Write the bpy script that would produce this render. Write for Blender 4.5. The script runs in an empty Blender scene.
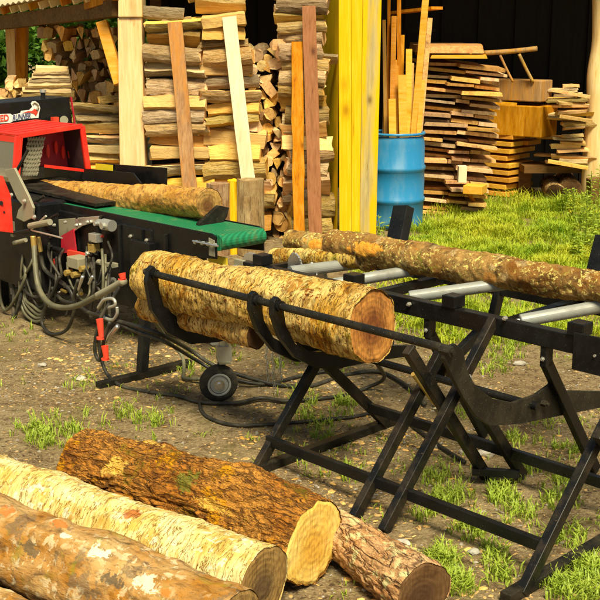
import bpy, bmesh, math, random
import numpy as np
from mathutils import Vector, Matrix, noise
random.seed(7); RNG = np.random.default_rng(5)
scene = bpy.context.scene
col = scene.collection
V = Vector
# ------------------------------------------------------------------ camera and measured frame
FPX = 1100.0; PITCH = math.atan(270 / 1100.0); CH = 1.9
cF = V((0, math.cos(PITCH), -math.sin(PITCH))); cU = V((0, math.sin(PITCH), math.cos(PITCH))); cC = V((0, 0, CH))
def ray(u, v): return cF + V((1, 0, 0)) * ((u - 300) / FPX) - cU * ((v - 300) / FPX)
def G(u, v, z=0.0):
    d = ray(u, v); return cC + d * ((z - CH) / d.z)
def PY(u, v, y):
    d = ray(u, v); return cC + d * (y / d.y)
dA = V((0.695, -0.719, 0)).normalized(); dB = V((-dA.y, dA.x, 0))      # along / across the log deck
Zv = V((0, 0, 1))
def L(a, b, z): return dA * a + dB * b + Zv * z
def PA(u, v, a):
    d = ray(u, v); return cC + d * ((a - cC.dot(dA)) / d.dot(dA))
def PB(u, v, b):
    d = ray(u, v); return cC + d * ((b - cC.dot(dB)) / d.dot(dB))

# ------------------------------------------------------------------ node helpers
def newmat(name):
    m = bpy.data.materials.new(name); m.use_nodes = True
    nt = m.node_tree; b = nt.nodes['Principled BSDF']
    return m, nt, b
def N(nt, t, **kw):
    n = nt.nodes.new(t)
    for k, v in kw.items():
        if k in n.inputs.keys(): n.inputs[k].default_value = v
        else: setattr(n, k, v)
    return n
def coords(nt, scale=(1, 1, 1), rnd=True, kind='Object'):
    tc = N(nt, 'ShaderNodeTexCoord'); mp = N(nt, 'ShaderNodeMapping')
    mp.inputs['Scale'].default_value = scale
    nt.links.new(tc.outputs[kind], mp.inputs['Vector'])
    if not rnd: return mp.outputs['Vector']
    oi = N(nt, 'ShaderNodeObjectInfo'); ml = N(nt, 'ShaderNodeMath', operation='MULTIPLY'); ml.inputs[1].default_value = 53.0
    nt.links.new(oi.outputs['Random'], ml.inputs[0])
    ad = N(nt, 'ShaderNodeVectorMath', operation='ADD')
    nt.links.new(mp.outputs['Vector'], ad.inputs[0]); nt.links.new(ml.outputs[0], ad.inputs[1])
    return ad.outputs[0]
def noise_n(nt, vec, scale, detail=4, rough=.55, dist=0.0):
    n = N(nt, 'ShaderNodeTexNoise'); n.inputs['Scale'].default_value = scale; n.inputs['Detail'].default_value = detail
    n.inputs['Roughness'].default_value = rough; n.inputs['Distortion'].default_value = dist
    nt.links.new(vec, n.inputs['Vector']); return n.outputs['Fac']
def ramp(nt, fac, stops, interp='LINEAR'):
    r = N(nt, 'ShaderNodeValToRGB'); r.color_ramp.interpolation = interp
    el = r.color_ramp.elements
    while len(el) > 1: el.remove(el[-1])
    for i, (p, c) in enumerate(stops):
        e = el[0] if i == 0 else el.new(p)
        e.position = p; e.color = (c, c, c, 1) if isinstance(c, (int, float)) else (*c, 1)
    nt.links.new(fac, r.inputs['Fac']); return r.outputs['Color']
def mix(nt, fac, a, b, mode='MIX'):
    m = N(nt, 'ShaderNodeMix', data_type='RGBA', blend_type=mode)
    for s, v in ((0, fac), (6, a), (7, b)):
        if isinstance(v, (int, float)): m.inputs[s].default_value = v
        elif isinstance(v, tuple): m.inputs[s].default_value = (*v, 1)
        else: nt.links.new(v, m.inputs[s])
    return m.outputs[2]
def bump(nt, b, h, strength=.5, dist=.01):
    n = N(nt, 'ShaderNodeBump'); n.inputs['Strength'].default_value = strength; n.inputs['Distance'].default_value = dist
    nt.links.new(h, n.inputs['Height']); nt.links.new(n.outputs[0], b.inputs['Normal'])
def math_n(nt, op, a, b=0.0):
    m = N(nt, 'ShaderNodeMath', operation=op)
    for i, v in enumerate((a, b)):
        if isinstance(v, (int, float)): m.inputs[i].default_value = v
        else: nt.links.new(v, m.inputs[i])
    return m.outputs[0]
def hue_rand(nt, c, amt=.25, sat=1.12):
    oi = N(nt, 'ShaderNodeObjectInfo'); hs = N(nt, 'ShaderNodeHueSaturation')
    mr = N(nt, 'ShaderNodeMapRange'); mr.inputs[3].default_value = 1 - amt; mr.inputs[4].default_value = 1 + amt
    nt.links.new(oi.outputs['Random'], mr.inputs[0]); nt.links.new(mr.outputs[0], hs.inputs['Value'])
    m2 = math_n(nt, 'FRACT', math_n(nt, 'MULTIPLY', oi.outputs['Random'], 7.31))
    mr2 = N(nt, 'ShaderNodeMapRange'); mr2.inputs[3].default_value = .48; mr2.inputs[4].default_value = .508
    nt.links.new(m2, mr2.inputs[0]); nt.links.new(mr2.outputs[0], hs.inputs['Hue'])
    if amt > .2:
        m3 = math_n(nt, 'FRACT', math_n(nt, 'MULTIPLY', oi.outputs['Random'], 23.7)); mr3 = N(nt, 'ShaderNodeMapRange'); mr3.inputs[3].default_value = .75; mr3.inputs[4].default_value = 1.12
        nt.links.new(m3, mr3.inputs[0]); nt.links.new(mr3.outputs[0], hs.inputs['Saturation'])
    else: hs.inputs['Saturation'].default_value = sat
    nt.links.new(c, hs.inputs['Color']); return hs.outputs[0]

# ------------------------------------------------------------------ materials
def mat_wood(name, c1, c2, dark=(.12, .05, .015), scale=(1.5, 14, 14), vary=.22, stain=.35, rough=.75, bstr=.35, weather=None, knots=0):
    m, nt, b = newmat(name)
    v = coords(nt, scale)
    g = noise_n(nt, v, 3.0, 6, .6, .4)
    v2 = coords(nt, tuple(s * .22 for s in scale))
    st = noise_n(nt, v2, 2.2, 4, .6)
    c = mix(nt, ramp(nt, g, [(.32, 0.0), (.68, 1.0)]), c1, c2)
    c = mix(nt, ramp(nt, g, [(.24, .8), (.36, 0.0)]), c, dark)
    c = mix(nt, ramp(nt, st, [(.5, 0.0), (.78, stain)]), c, dark)
    if weather:
        w = noise_n(nt, coords(nt, tuple(s * .35 for s in scale)), 1.7, 5, .6)
        c = mix(nt, ramp(nt, w, [(.42, 0.0), (.6, .8)]), c, weather)
    if knots:
        vo = N(nt, 'ShaderNodeTexVoronoi'); vo.inputs['Scale'].default_value = knots; nt.links.new(coords(nt, (1, .6, .55)), vo.inputs['Vector'])
        c = mix(nt, ramp(nt, vo.outputs['Distance'], [(.03, .85), (.10, .25), (.17, 0.0)]), c, dark)
        sc_ = noise_n(nt, coords(nt, tuple(q * 2.5 for q in scale)), 2.5, 4, .7)
        c = mix(nt, ramp(nt, sc_, [(.60, 0.0), (.72, .45)]), c, dark)
    c = hue_rand(nt, c, vary)
    nt.links.new(c, b.inputs['Base Color']); b.inputs['Roughness'].default_value = rough
    b.inputs['Specular IOR Level'].default_value = .2
    bump(nt, b, g, bstr, .006)
    return m
def mat_bark(name, base, pale, dark, crack_scale=(3, 22, 22), crack_amt=.8, patch=None, patch_amt=.5, patch_scale=4,
             moss=None, moss_amt=0, lichen=None, lichen_amt=0, lichen_scale=60, rough=.85, bstr=.8, bdist=.01, vary=.05, peel=None, peel_amt=0, net=0.0, net_w=.05, strips=None, strip_w=.03, strip_scale=(55, 5, 5)):
    m, nt, b = newmat(name)
    v = coords(nt, crack_scale); vi = coords(nt, (1, 1, 1))
    g = noise_n(nt, v, 1.0, 7, .65, .6)
    fine = noise_n(nt, coords(nt, tuple(s * 2.6 for s in crack_scale)), 1.5, 5, .7)
    lo = noise_n(nt, vi, patch_scale, 5, .6, .3)
    c = mix(nt, ramp(nt, lo, [(.38, 0.0), (.62, 1.0)]), base, pale)
    if patch: c = mix(nt, ramp(nt, noise_n(nt, coords(nt, (1.3, 1, 1)), patch_scale * 1.4, 6, .65), [(.56 - .0, 0.0), (.60, patch_amt)]), c, patch)
    if peel:
        pe = noise_n(nt, coords(nt, (2.2, 5, 5)), patch_scale * .9, 7, .7, 1.2)
        c = mix(nt, ramp(nt, pe, [(.60 - .1 * peel_amt, 0.0), (.62 - .1 * peel_amt, .95)]), c, peel)
    c = mix(nt, ramp(nt, g, [(.30, crack_amt), (.50, 0.0)]), c, dark)
    c = mix(nt, ramp(nt, fine, [(.28, crack_amt * .9), (.45, 0.0)]), c, dark)
    if net:
        msk = ramp(nt, noise_n(nt, vi, 16, 4, .6), [(.36, .15), (.56, 1.0)])
        nw = noise_n(nt, coords(nt, crack_scale), .9, 3, .5, .5)
        ab = math_n(nt, 'ABSOLUTE', math_n(nt, 'ADD', nw, -.5))
        nw2 = noise_n(nt, coords(nt, tuple(s * 1.9 for s in crack_scale)), 1.1, 3, .6, .5)
        ab2 = math_n(nt, 'ABSOLUTE', math_n(nt, 'ADD', nw2, -.48))
        c = mix(nt, math_n(nt, 'MULTIPLY', msk, ramp(nt, ab, [(net_w * .1, net), (net_w, 0.0)])), c, dark)
        c = mix(nt, ramp(nt, ab2, [(net_w * .1, net * .8), (net_w * .9, 0.0)]), c, dark)
        g = math_n(nt, 'ADD', math_n(nt, 'MULTIPLY', ramp(nt, ab, [(0.0, 0.0), (net_w * 1.6, 1.0)]), .7), math_n(nt, 'MULTIPLY', g, .6))
    if strips:
        sn = noise_n(nt, coords(nt, strip_scale), 1.0, 4, .6, .25); sm = noise_n(nt, vi, 7, 4, .6)
        sa = math_n(nt, 'ABSOLUTE', math_n(nt, 'ADD', sn, -.5))
        k = math_n(nt, 'MULTIPLY', ramp(nt, sa, [(strip_w * .4, 1.0), (strip_w, 0.0)]), ramp(nt, sm, [(.36, .25), (.55, 1.0)]))
        c = mix(nt, k, c, strips)
        sn2 = noise_n(nt, coords(nt, tuple(q * 1.7 for q in strip_scale)), 1.0, 4, .65, .3)
        c = mix(nt, ramp(nt, sn2, [(.55, 0.0), (.68, .55)]), c, tuple(min(1, q * 1.25) for q in pale))
        g = math_n(nt, 'ADD', g, math_n(nt, 'MULTIPLY', ramp(nt, sa, [(0.0, 0.0), (strip_w * 1.5, 1.0)]), .6))
    if lichen:
        li = noise_n(nt, vi, lichen_scale, 3, .6, .5); lm = noise_n(nt, vi, lichen_scale * .13, 4, .6)
        k = math_n(nt, 'MULTIPLY', ramp(nt, li, [(.55, 0.0), (.62, 1.0)]), ramp(nt, lm, [(.42, 0.0), (.55, 1.0)]))
        c = mix(nt, math_n(nt, 'MULTIPLY', k, lichen_amt), c, lichen)
    if moss:
        mo = noise_n(nt, vi, 5.5, 6, .7, .4)
        c = mix(nt, ramp(nt, mo, [(.58, 0.0), (.66, moss_amt)]), c, moss)
    c = hue_rand(nt, c, vary)
    nt.links.new(c, b.inputs['Base Color']); b.inputs['Roughness'].default_value = rough
    b.inputs['Specular IOR Level'].default_value = .25
    h = math_n(nt, 'ADD', g, math_n(nt, 'MULTIPLY', fine, .5))
    bump(nt, b, h, bstr, bdist)
    return m
def mat_end(name, c1, c2, heart, r, dark=(.05, .02, .006), crack=.5, rings=55, saw=.3):
    m, nt, b = newmat(name)
    tc = N(nt, 'ShaderNodeTexCoord'); sp = N(nt, 'ShaderNodeSeparateXYZ'); nt.links.new(tc.outputs['Object'], sp.inputs[0])
    wob = noise_n(nt, coords(nt, (1, 1, 1)), 9, 4, .6)
    cy = math_n(nt, 'ADD', sp.outputs['Y'], -.012); cz = math_n(nt, 'ADD', sp.outputs['Z'], .01)
    rr = math_n(nt, 'SQRT', math_n(nt, 'ADD', math_n(nt, 'MULTIPLY', cy, cy), math_n(nt, 'MULTIPLY', cz, cz)))
    rn = math_n(nt, 'ADD', math_n(nt, 'DIVIDE', rr, r), math_n(nt, 'MULTIPLY', wob, .28))
    ring = math_n(nt, 'SINE', math_n(nt, 'MULTIPLY', rn, rings))
    c = mix(nt, ramp(nt, rn, [(.42, 1.0), (.85, 0.0)]), mix(nt, ramp(nt, wob, [(.35, 0.0), (.65, 1.0)]), c1, c2), heart)
    c = mix(nt, math_n(nt, 'MULTIPLY', ramp(nt, ring, [(0.0, 0.0), (1.0, 1.0)]), .22), c, dark)
    sw = noise_n(nt, coords(nt, (4, 90, 6)), 2.0, 4, .6)
    c = mix(nt, ramp(nt, sw, [(.5, 0.0), (.7, saw)]), c, dark)
    an = math_n(nt, 'ARCTAN2', cz, cy); cb = N(nt, 'ShaderNodeCombineXYZ'); nt.links.new(math_n(nt, 'MULTIPLY', an, 5.0), cb.inputs[0]); nt.links.new(math_n(nt, 'MULTIPLY', rn, .9), cb.inputs[1])
    rc = noise_n(nt, cb.outputs[0], 1.6, 3, .6); ra = math_n(nt, 'ABSOLUTE', math_n(nt, 'ADD', rc, -.5))
    c = mix(nt, math_n(nt, 'MULTIPLY', ramp(nt, ra, [(.004, .85), (.018, 0.0)]), ramp(nt, rn, [(.15, 1.0), (.95, .15)])), c, dark)
    c = mix(nt, ramp(nt, rn, [(1.0, 0.0), (1.1, .8)]), c, dark)
    bl = noise_n(nt, coords(nt, (1, 1, 1)), 14, 6, .7)
    c = mix(nt, ramp(nt, bl, [(.52, 0.0), (.66, crack)]), c, dark)
    nt.links.new(c, b.inputs['Base Color']); b.inputs['Roughness'].default_value = .8
    b.inputs['Specular IOR Level'].default_value = .2
    bump(nt, b, math_n(nt, 'ADD', sw, math_n(nt, 'MULTIPLY', ring, .1)), .5, .006)
    return m
def mat_paint(name, c, rough=.4, dust=(.35, .28, .18), dust_amt=.5, scratch=.25, metallic=0.0, speck=.5, streak=(1, 1, 1)):
    m, nt, b = newmat(name)
    vi = coords(nt, streak)
    lo = noise_n(nt, vi, 9, 6, .65); sp = noise_n(nt, vi, 260, 2, .6); sc = noise_n(nt, vi, 38, 6, .75, .8)
    cc = mix(nt, ramp(nt, lo, [(.45, 0.0), (.75, dust_amt)]), c, dust)
    cc = mix(nt, ramp(nt, sc, [(.64, 0.0), (.70, scratch)]), cc, dust)
    cc = mix(nt, ramp(nt, sp, [(.69, 0.0), (.75, speck)]), cc, (.55, .5, .4))
    nt.links.new(cc, b.inputs['Base Color']); b.inputs['Metallic'].default_value = metallic
    if max(c) < .03: b.inputs['Specular IOR Level'].default_value = .3
    nt.links.new(ramp(nt, lo, [(.3, max(rough - .12, .05)), (.7, min(rough + .25, 1))]), b.inputs['Roughness'])
    bump(nt, b, sc, .12, .003)
    return m

M = {}
M['split'] = mat_wood('split_wood', (.66, .36, .07), (.82, .58, .19), dark=(.28, .11, .02), scale=(1.5, 9, 9), vary=.30, stain=.75, bstr=.8)
M['splitend'] = mat_wood('split_wood_end', (.66, .37, .08), (.82, .58, .22), dark=(.18, .07, .015), scale=(6, 5, 5), vary=.4, stain=.75, bstr=.6)
M['fbark'] = mat_bark('firewood_bark', (.58, .38, .11), (.76, .56, .24), (.11, .055, .014), (4, 6, 6), .9, vary=.35, patch=(.66, .48, .18), patch_amt=.6, patch_scale=3, bstr=.9, bdist=.05)
M['board'] = mat_wood('sawn_board', (.54, .30, .09), (.72, .46, .17), dark=(.13, .06, .02), scale=(14, 22, 22), vary=.38, stain=.8)
M['boardend'] = mat_wood('board_fresh', (.66, .36, .08), (.74, .46, .14), dark=(.3, .12, .02), scale=(2, 14, 14), vary=.16, stain=.4)
M['orange'] = mat_wood('orange_timber', (.46, .19, .03), (.62, .33, .09), dark=(.16, .05, .01), scale=(12, 12, 2.2), vary=.08, stain=.8, knots=6)
M['greyboard'] = mat_wood('weathered_board', (.30, .19, .09), (.46, .32, .16), dark=(.09, .05, .02), scale=(20, 20, 1.8), vary=.05, stain=.6, knots=5, weather=(.50, .28, .08))
M['brownboard'] = mat_wood('brown_board', (.25, .13, .06), (.36, .20, .10), dark=(.07, .03, .015), scale=(20, 20, 1.8), vary=.05, stain=.6, knots=4)
M['paleboard'] = mat_wood('pale_board', (.74, .62, .40), (.82, .72, .5), dark=(.34, .24, .11), scale=(20, 20, 1.6), vary=.04, stain=.5, knots=4)
M['post'] = mat_wood('pale_post_timber', (.76, .58, .27), (.84, .71, .41), dark=(.36, .2, .07), scale=(14, 14, 1.1), vary=.04, stain=.5, knots=4.5)
M['yellow'] = mat_wood('yellow_planking', (.72, .50, .05), (.82, .63, .12), dark=(.40, .24, .03), scale=(16, 16, .8), vary=.02, stain=.6, knots=2.6)
M['yellowgrey'] = mat_wood('stained_post', (.42, .34, .17), (.56, .46, .24), dark=(.16, .10, .04), scale=(16, 16, 1.2), vary=.02, stain=.6, weather=(.74, .5, .03), knots=4)
M['dark'] = mat_wood('shade_black_board', (.006, .0045, .0035), (.010, .008, .006), dark=(.005, .003, .002), scale=(10, 10, 1.0), vary=.1)  # shade of the shed interior put into a near-black board colour
M['beam'] = mat_wood('aged_beam', (.10, .055, .025), (.20, .11, .045), dark=(.03, .015, .008), scale=(2, 12, 12), vary=.05, stain=.6)
M['roof'] = mat_paint('roof_sheet', (.55, .47, .30), .6, (.4, .3, .15), .6, .3)
M['stump'] = mat_bark('weathered_slab', (.30, .2, .1), (.42, .32, .18), (.07, .04, .02), (40, 40, 5), .85, vary=.1, patch_scale=6, bstr=.8)
M['black'] = mat_paint('black_steel', (.006, .006, .0065), .30, (.10, .085, .06), .06, .16, speck=.3)
M['legblack'] = mat_paint('scuffed_black_paint', (.007, .007, .007), .32, (.17, .11, .05), .22, .45, speck=.4)
M['blackdirty'] = mat_paint('black_steel_worn', (.010, .009, .007), .42, (.13, .10, .05), .25, .4, speck=.6)
M['red'] = mat_paint('red_paint', (.80, .025, .012), .38, (.5, .12, .05), .25, .2, speck=.3)
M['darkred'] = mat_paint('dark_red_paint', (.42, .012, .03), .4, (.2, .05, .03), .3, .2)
M['shade_lining'] = mat_paint('hood_shade_red', (.035, .006, .010), .7, (.1, .03, .03), .3, .1)  # shade inside the hood put into a near-black red
M['zinc'] = mat_paint('zinc_plated_steel', (.55, .54, .48), .35, (.4, .36, .25), .5, .4, metallic=.7)
M['greysteel'] = mat_paint('grey_painted_steel', (.27, .25, .17), .5, (.22, .18, .1), .6, .5)
M['roller'] = mat_paint('pale_roller', (.24, .25, .235), .4, (.12, .10, .06), .6, .5)
M['bright'] = mat_paint('polished_steel', (.75, .75, .73), .22, (.5, .45, .35), .2, .3, metallic=.9)
M['palerim'] = mat_paint('pale_wheel_rim', (.50, .50, .46), .4, (.3, .25, .15), .4, .5)
M['brass'] = mat_paint('brass_fitting', (.55, .38, .10), .35, (.25, .18, .06), .4, .3, metallic=.6)
M['hose'] = mat_paint('rubber_hose', (.022, .021, .018), .42, (.22, .19, .12), .4, .4, speck=.4)
M['guardhose'] = mat_paint('grey_green_hose', (.10, .095, .055), .45, (.26, .23, .13), .5, .4)
M['rubber'] = mat_paint('tyre_rubber', (.02, .02, .02), .8, (.2, .16, .09), .6, .3)
M['blue'] = mat_paint('blue_plastic', (.018, .20, .44), .36, (.20, .32, .36), .35, .6, speck=.5, streak=(1, 1, .3))
M['yellowlabel'] = mat_paint('yellow_label', (.80, .62, .02), .5, (.5, .3, .05), .2, .2)
M['redmark'] = mat_paint('red_mark', (.75, .05, .02), .5, (.5, .2, .1), .2, .1)
M['white'] = mat_paint('white_sticker', (.80, .79, .74), .45, (.6, .5, .4), .15, .15)
M['navy'] = mat_paint('navy_print', (.06, .07, .16), .5, (.2, .2, .25), .1, .1)
# green belt: chevron-less fine ribs across the belt
m, nt, b = newmat('green_belt'); vi = coords(nt, (1, 1, 1), rnd=False)
w = N(nt, 'ShaderNodeTexWave'); w.wave_type = 'BANDS'; w.bands_direction = 'X'; w.inputs['Scale'].default_value = 16; w.inputs['Distortion'].default_value = .3
rt = N(nt, 'ShaderNodeMapping'); rt.inputs['Rotation'].default_value = (0, 0, math.radians(20)); nt.links.new(vi, rt.inputs['Vector']); nt.links.new(rt.outputs[0], w.inputs['Vector'])
c = mix(nt, ramp(nt, w.outputs['Fac'], [(0, 0.0), (1, 1.0)]), (.004, .12, .045), (.008, .20, .08))
c = mix(nt, ramp(nt, noise_n(nt, vi, 11, 6, .7), [(.55, 0.0), (.75, .5)]), c, (.25, .22, .08))
nt.links.new(c, b.inputs['Base Color']); b.inputs['Roughness'].default_value = .5; bump(nt, b, w.outputs['Fac'], .4, .004); M['belt'] = m
# ground
m, nt, b = newmat('packed_earth'); vi = coords(nt, (1, 1, 1), rnd=False)
n1 = noise_n(nt, vi, 1.3, 6, .6); n2 = noise_n(nt, vi, 14, 7, .7); n3 = noise_n(nt, vi, 70, 5, .7, .5); n4 = noise_n(nt, vi, 4.2, 6, .65, .6)
c = mix(nt, ramp(nt, n1, [(.35, 0.0), (.65, 1.0)]), (.27, .185, .095), (.39, .295, .165))
c = mix(nt, ramp(nt, n2, [(.36, .85), (.54, 0.0)]), c, (.11, .065, .03))
c = mix(nt, ramp(nt, n3, [(.54, 0.0), (.64, .8)]), c, (.52, .41, .22))
c = mix(nt, ramp(nt, n3, [(.32, .8), (.43, 0.0)]), c, (.06, .04, .02))
c = mix(nt, ramp(nt, n4, [(.52, 0.0), (.68, .65)]), c, (.20, .17, .06))
gx = N(nt, 'ShaderNodeSeparateXYZ'); nt.links.new(vi, gx.inputs[0])
nt.links.new(c, b.inputs['Base Color']); b.inputs['Roughness'].default_value = .95; b.inputs['Specular IOR Level'].default_value = .1
bump(nt, b, math_n(nt, 'ADD', math_n(nt, 'ADD', n2, n3), n4), .9, .025); M['ground'] = m
def mat_leaf(name, c1, c2, sc=3.0):
    m, nt, b = newmat(name); vi = coords(nt, (1, 1, 1), rnd=False)
    n = noise_n(nt, vi, sc, 4, .6); n2 = noise_n(nt, vi, sc * 14, 2, .6)
    c = mix(nt, ramp(nt, n, [(.35, 0.0), (.65, 1.0)]), c1, c2)
    c = mix(nt, ramp(nt, n2, [(.35, 0.0), (.75, .6)]), c, tuple(min(x * 1.8, 1) for x in c2))
    nt.links.new(c, b.inputs['Base Color']); b.inputs['Roughness'].default_value = .55
    tr = N(nt, 'ShaderNodeBsdfTranslucent'); nt.links.new(c, tr.inputs['Color'])
    ms = N(nt, 'ShaderNodeMixShader'); ms.inputs[0].default_value = .35
    out = nt.nodes['Material Output']; nt.links.new(b.outputs[0], ms.inputs[1]); nt.links.new(tr.outputs[0], ms.inputs[2]); nt.links.new(ms.outputs[0], out.inputs['Surface'])
    return m
M['grass'] = mat_leaf('grass_blade', (.15, .31, .010), (.42, .44, .025), 1.4)
M['weed'] = mat_leaf('weed_leaf', (.20, .30, .02), (.34, .42, .05), 8)
M['leaf'] = mat_leaf('tree_leaf', (.03, .09, .008), (.09, .20, .015), 2)
M['stone'] = mat_bark('stone', (.30, .27, .21), (.48, .45, .38), (.1, .08, .05), (14, 14, 14), .5, vary=.3, bstr=.5, patch_scale=9)
M['chip'] = mat_wood('wood_chip', (.42, .28, .12), (.56, .42, .2), scale=(20, 20, 20), vary=.1)

# ------------------------------------------------------------------ mesh helpers
def tag(o, label=None, cat=None, group=None, kind=None):
    if label: o['label'] = label
    if cat: o['category'] = cat
    if group: o['group'] = group
    if kind: o['kind'] = kind
    return o
def thing(name, loc, label, cat, group=None):
    o = bpy.data.objects.new(name, None); col.objects.link(o); o.location = loc
    o.empty_display_size = .1
    return tag(o, label, cat, group)
def base_of(par):
    p = V((0, 0, 0)); q = par
    while q is not None: p = p + q.location; q = q.parent
    return p
def obj(name, bm, mats, parent=None, smooth=False, bevel=0.0, loc=None):
    """bm holds world coordinates; the origin goes to loc, to the parent's origin, or stays at 0."""
    base = base_of(parent) if parent is not None else (V(loc) if loc is not None else V((0, 0, 0)))
    bmesh.ops.translate(bm, verts=bm.verts, vec=-base)
    me = bpy.data.meshes.new(name); bm.to_mesh(me); bm.free()
    for mt in (mats if isinstance(mats, (list, tuple)) else [mats]): me.materials.append(mt)
    if smooth: me.polygons.foreach_set('use_smooth', [True] * len(me.polygons))
    o = bpy.data.objects.new(name, me); col.objects.link(o)
    if parent is not None: o.parent = parent
    elif loc is not None: o.location = loc
    if bevel:
        md = o.modifiers.new('bevel', 'BEVEL'); md.width = bevel; md.segments = 2; md.limit_method = 'ANGLE'
        md.angle_limit = math.radians(40)
    return o
def hull_box(bm, P):      # P: 8 points, bottom loop 0-3, top loop 4-7
    vs = [bm.verts.new(p) for p in P]
    for f in ((3, 2, 1, 0), (4, 5, 6, 7), (0, 1, 5, 4), (1, 2, 6, 5), (2, 3, 7, 6), (3, 0, 4, 7)):
        bm.faces.new([vs[i] for i in f])
    return vs
def bar(bm, p, q, w, h, ref=Zv):
    p, q = V(p), V(q); d = (q - p).normalized(); s = d.cross(ref)
    if s.length < 1e-4: s = d.cross(V((1, 0, 0)))
    s.normalize(); u = s.cross(d).normalized()
    a = [(-1, -1), (1, -1), (1, 1), (-1, 1)]
    hull_box(bm, [p + s * (w / 2 * x) + u * (h / 2 * y) for x, y in a] + [q + s * (w / 2 * x) + u * (h / 2 * y) for x, y in a])
def box(bm, c, X, Y, Zz, sx, sy, sz):
    c = V(c); a = [(-1, -1), (1, -1), (1, 1), (-1, 1)]
    hull_box(bm, [c + X * (sx / 2 * i) + Y * (sy / 2 * j) - Zz * (sz / 2) for i, j in a] + [c + X * (sx / 2 * i) + Y * (sy / 2 * j) + Zz * (sz / 2) for i, j in a])
def frame_of(d):
    d = d.normalized(); r = Zv if abs(d.z) < .95 else V((1, 0, 0))
    s = d.cross(r).normalized(); return s, s.cross(d).normalized()
def cyl(bm, p, q, r0, r1=None, n=20, cap=True):
    r1 = r0 if r1 is None else r1; p, q = V(p), V(q); s, u = frame_of(q - p)
    A_, B_ = [], []
    for i in range(n):
        t = 2 * math.pi * i / n; o = s * math.cos(t) + u * math.sin(t)
        A_.append(bm.verts.new(p + o * r0)); B_.append(bm.verts.new(q + o * r1))
    for i in range(n):
        j = (i + 1) % n; bm.faces.new((A_[i], A_[j], B_[j], B_[i]))
    if cap: bm.faces.new(A_[::-1]); bm.faces.new(B_)
def ring(bm, c, ax, R, r, n=28, k=10):
    s, u = frame_of(ax); ax = ax.normalized(); rows = []
    for i in range(n):
        t = 2 * math.pi * i / n; o = s * math.cos(t) + u * math.sin(t)
        rows.append([bm.verts.new(c + o * (R + r * math.cos(2 * math.pi * j / k)) + ax * (r * math.sin(2 * math.pi * j / k))) for j in range(k)])
    for i in range(n):
        for j in range(k):
            bm.faces.new((rows[i][j], rows[(i + 1) % n][j], rows[(i + 1) % n][(j + 1) % k], rows[i][(j + 1) % k]))
def spline(pts, per=8):
    P = [V(p) for p in pts]; P = [P[0] * 2 - P[1]] + P + [P[-1] * 2 - P[-2]]; out = []
    for i in range(1, len(P) - 2):
        for k in range(per):
            t = k / per; a, b_, c_, d_ = P[i - 1], P[i], P[i + 1], P[i + 2]
            out.append(.5 * ((2 * b_) + (c_ - a) * t + (2 * a - 5 * b_ + 4 * c_ - d_) * t * t + (3 * b_ - a - 3 * c_ + d_) * t ** 3))
    out.append(P[-2]); return out
def tube(bm, pts, r, n=10, per=8, raw=False):
    Q = pts if raw else spline(pts, per); rows = []
    prev = None
    for i, p in enumerate(Q):
        d = (Q[min(i + 1, len(Q) - 1)] - Q[max(i - 1, 0)]).normalized()
        if prev is None: s, _ = frame_of(d)
        else: s = (prev - d * prev.dot(d)).normalized()
        prev = s; u = s.cross(d)
        rr = r(i / (len(Q) - 1)) if callable(r) else r
        rows.append([bm.verts.new(p + (s * math.cos(2 * math.pi * k / n) + u * math.sin(2 * math.pi * k / n)) * rr) for k in range(n)])
    for i in range(len(rows) - 1):
        for k in range(n):
            bm.faces.new((rows[i][k], rows[i][(k + 1) % n], rows[i + 1][(k + 1) % n], rows[i + 1][k]))
    bm.faces.new(rows[0]); bm.faces.new(rows[-1][::-1])
def plate(bm, pts, off):
    """flat polygon with thickness"""
    a = [bm.verts.new(V(p)) for p in pts]; b_ = [bm.verts.new(V(p) + off) for p in pts]
    bm.faces.new(a); bm.faces.new(b_[::-1]); n = len(a)
    for i in range(n): bm.faces.new((a[i], b_[i], b_[(i + 1) % n], a[(i + 1) % n]))
def BM(): return bmesh.new()
def bolt(bm, p, ax, r=.012, h=.012):
    cyl(bm, p, p + ax * h, r, n=6); cyl(bm, p + ax * h, p + ax * (h + .008), r * .55, n=10)
def fix(bm): bmesh.ops.recalc_face_normals(bm, faces=bm.faces); return bm

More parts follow.
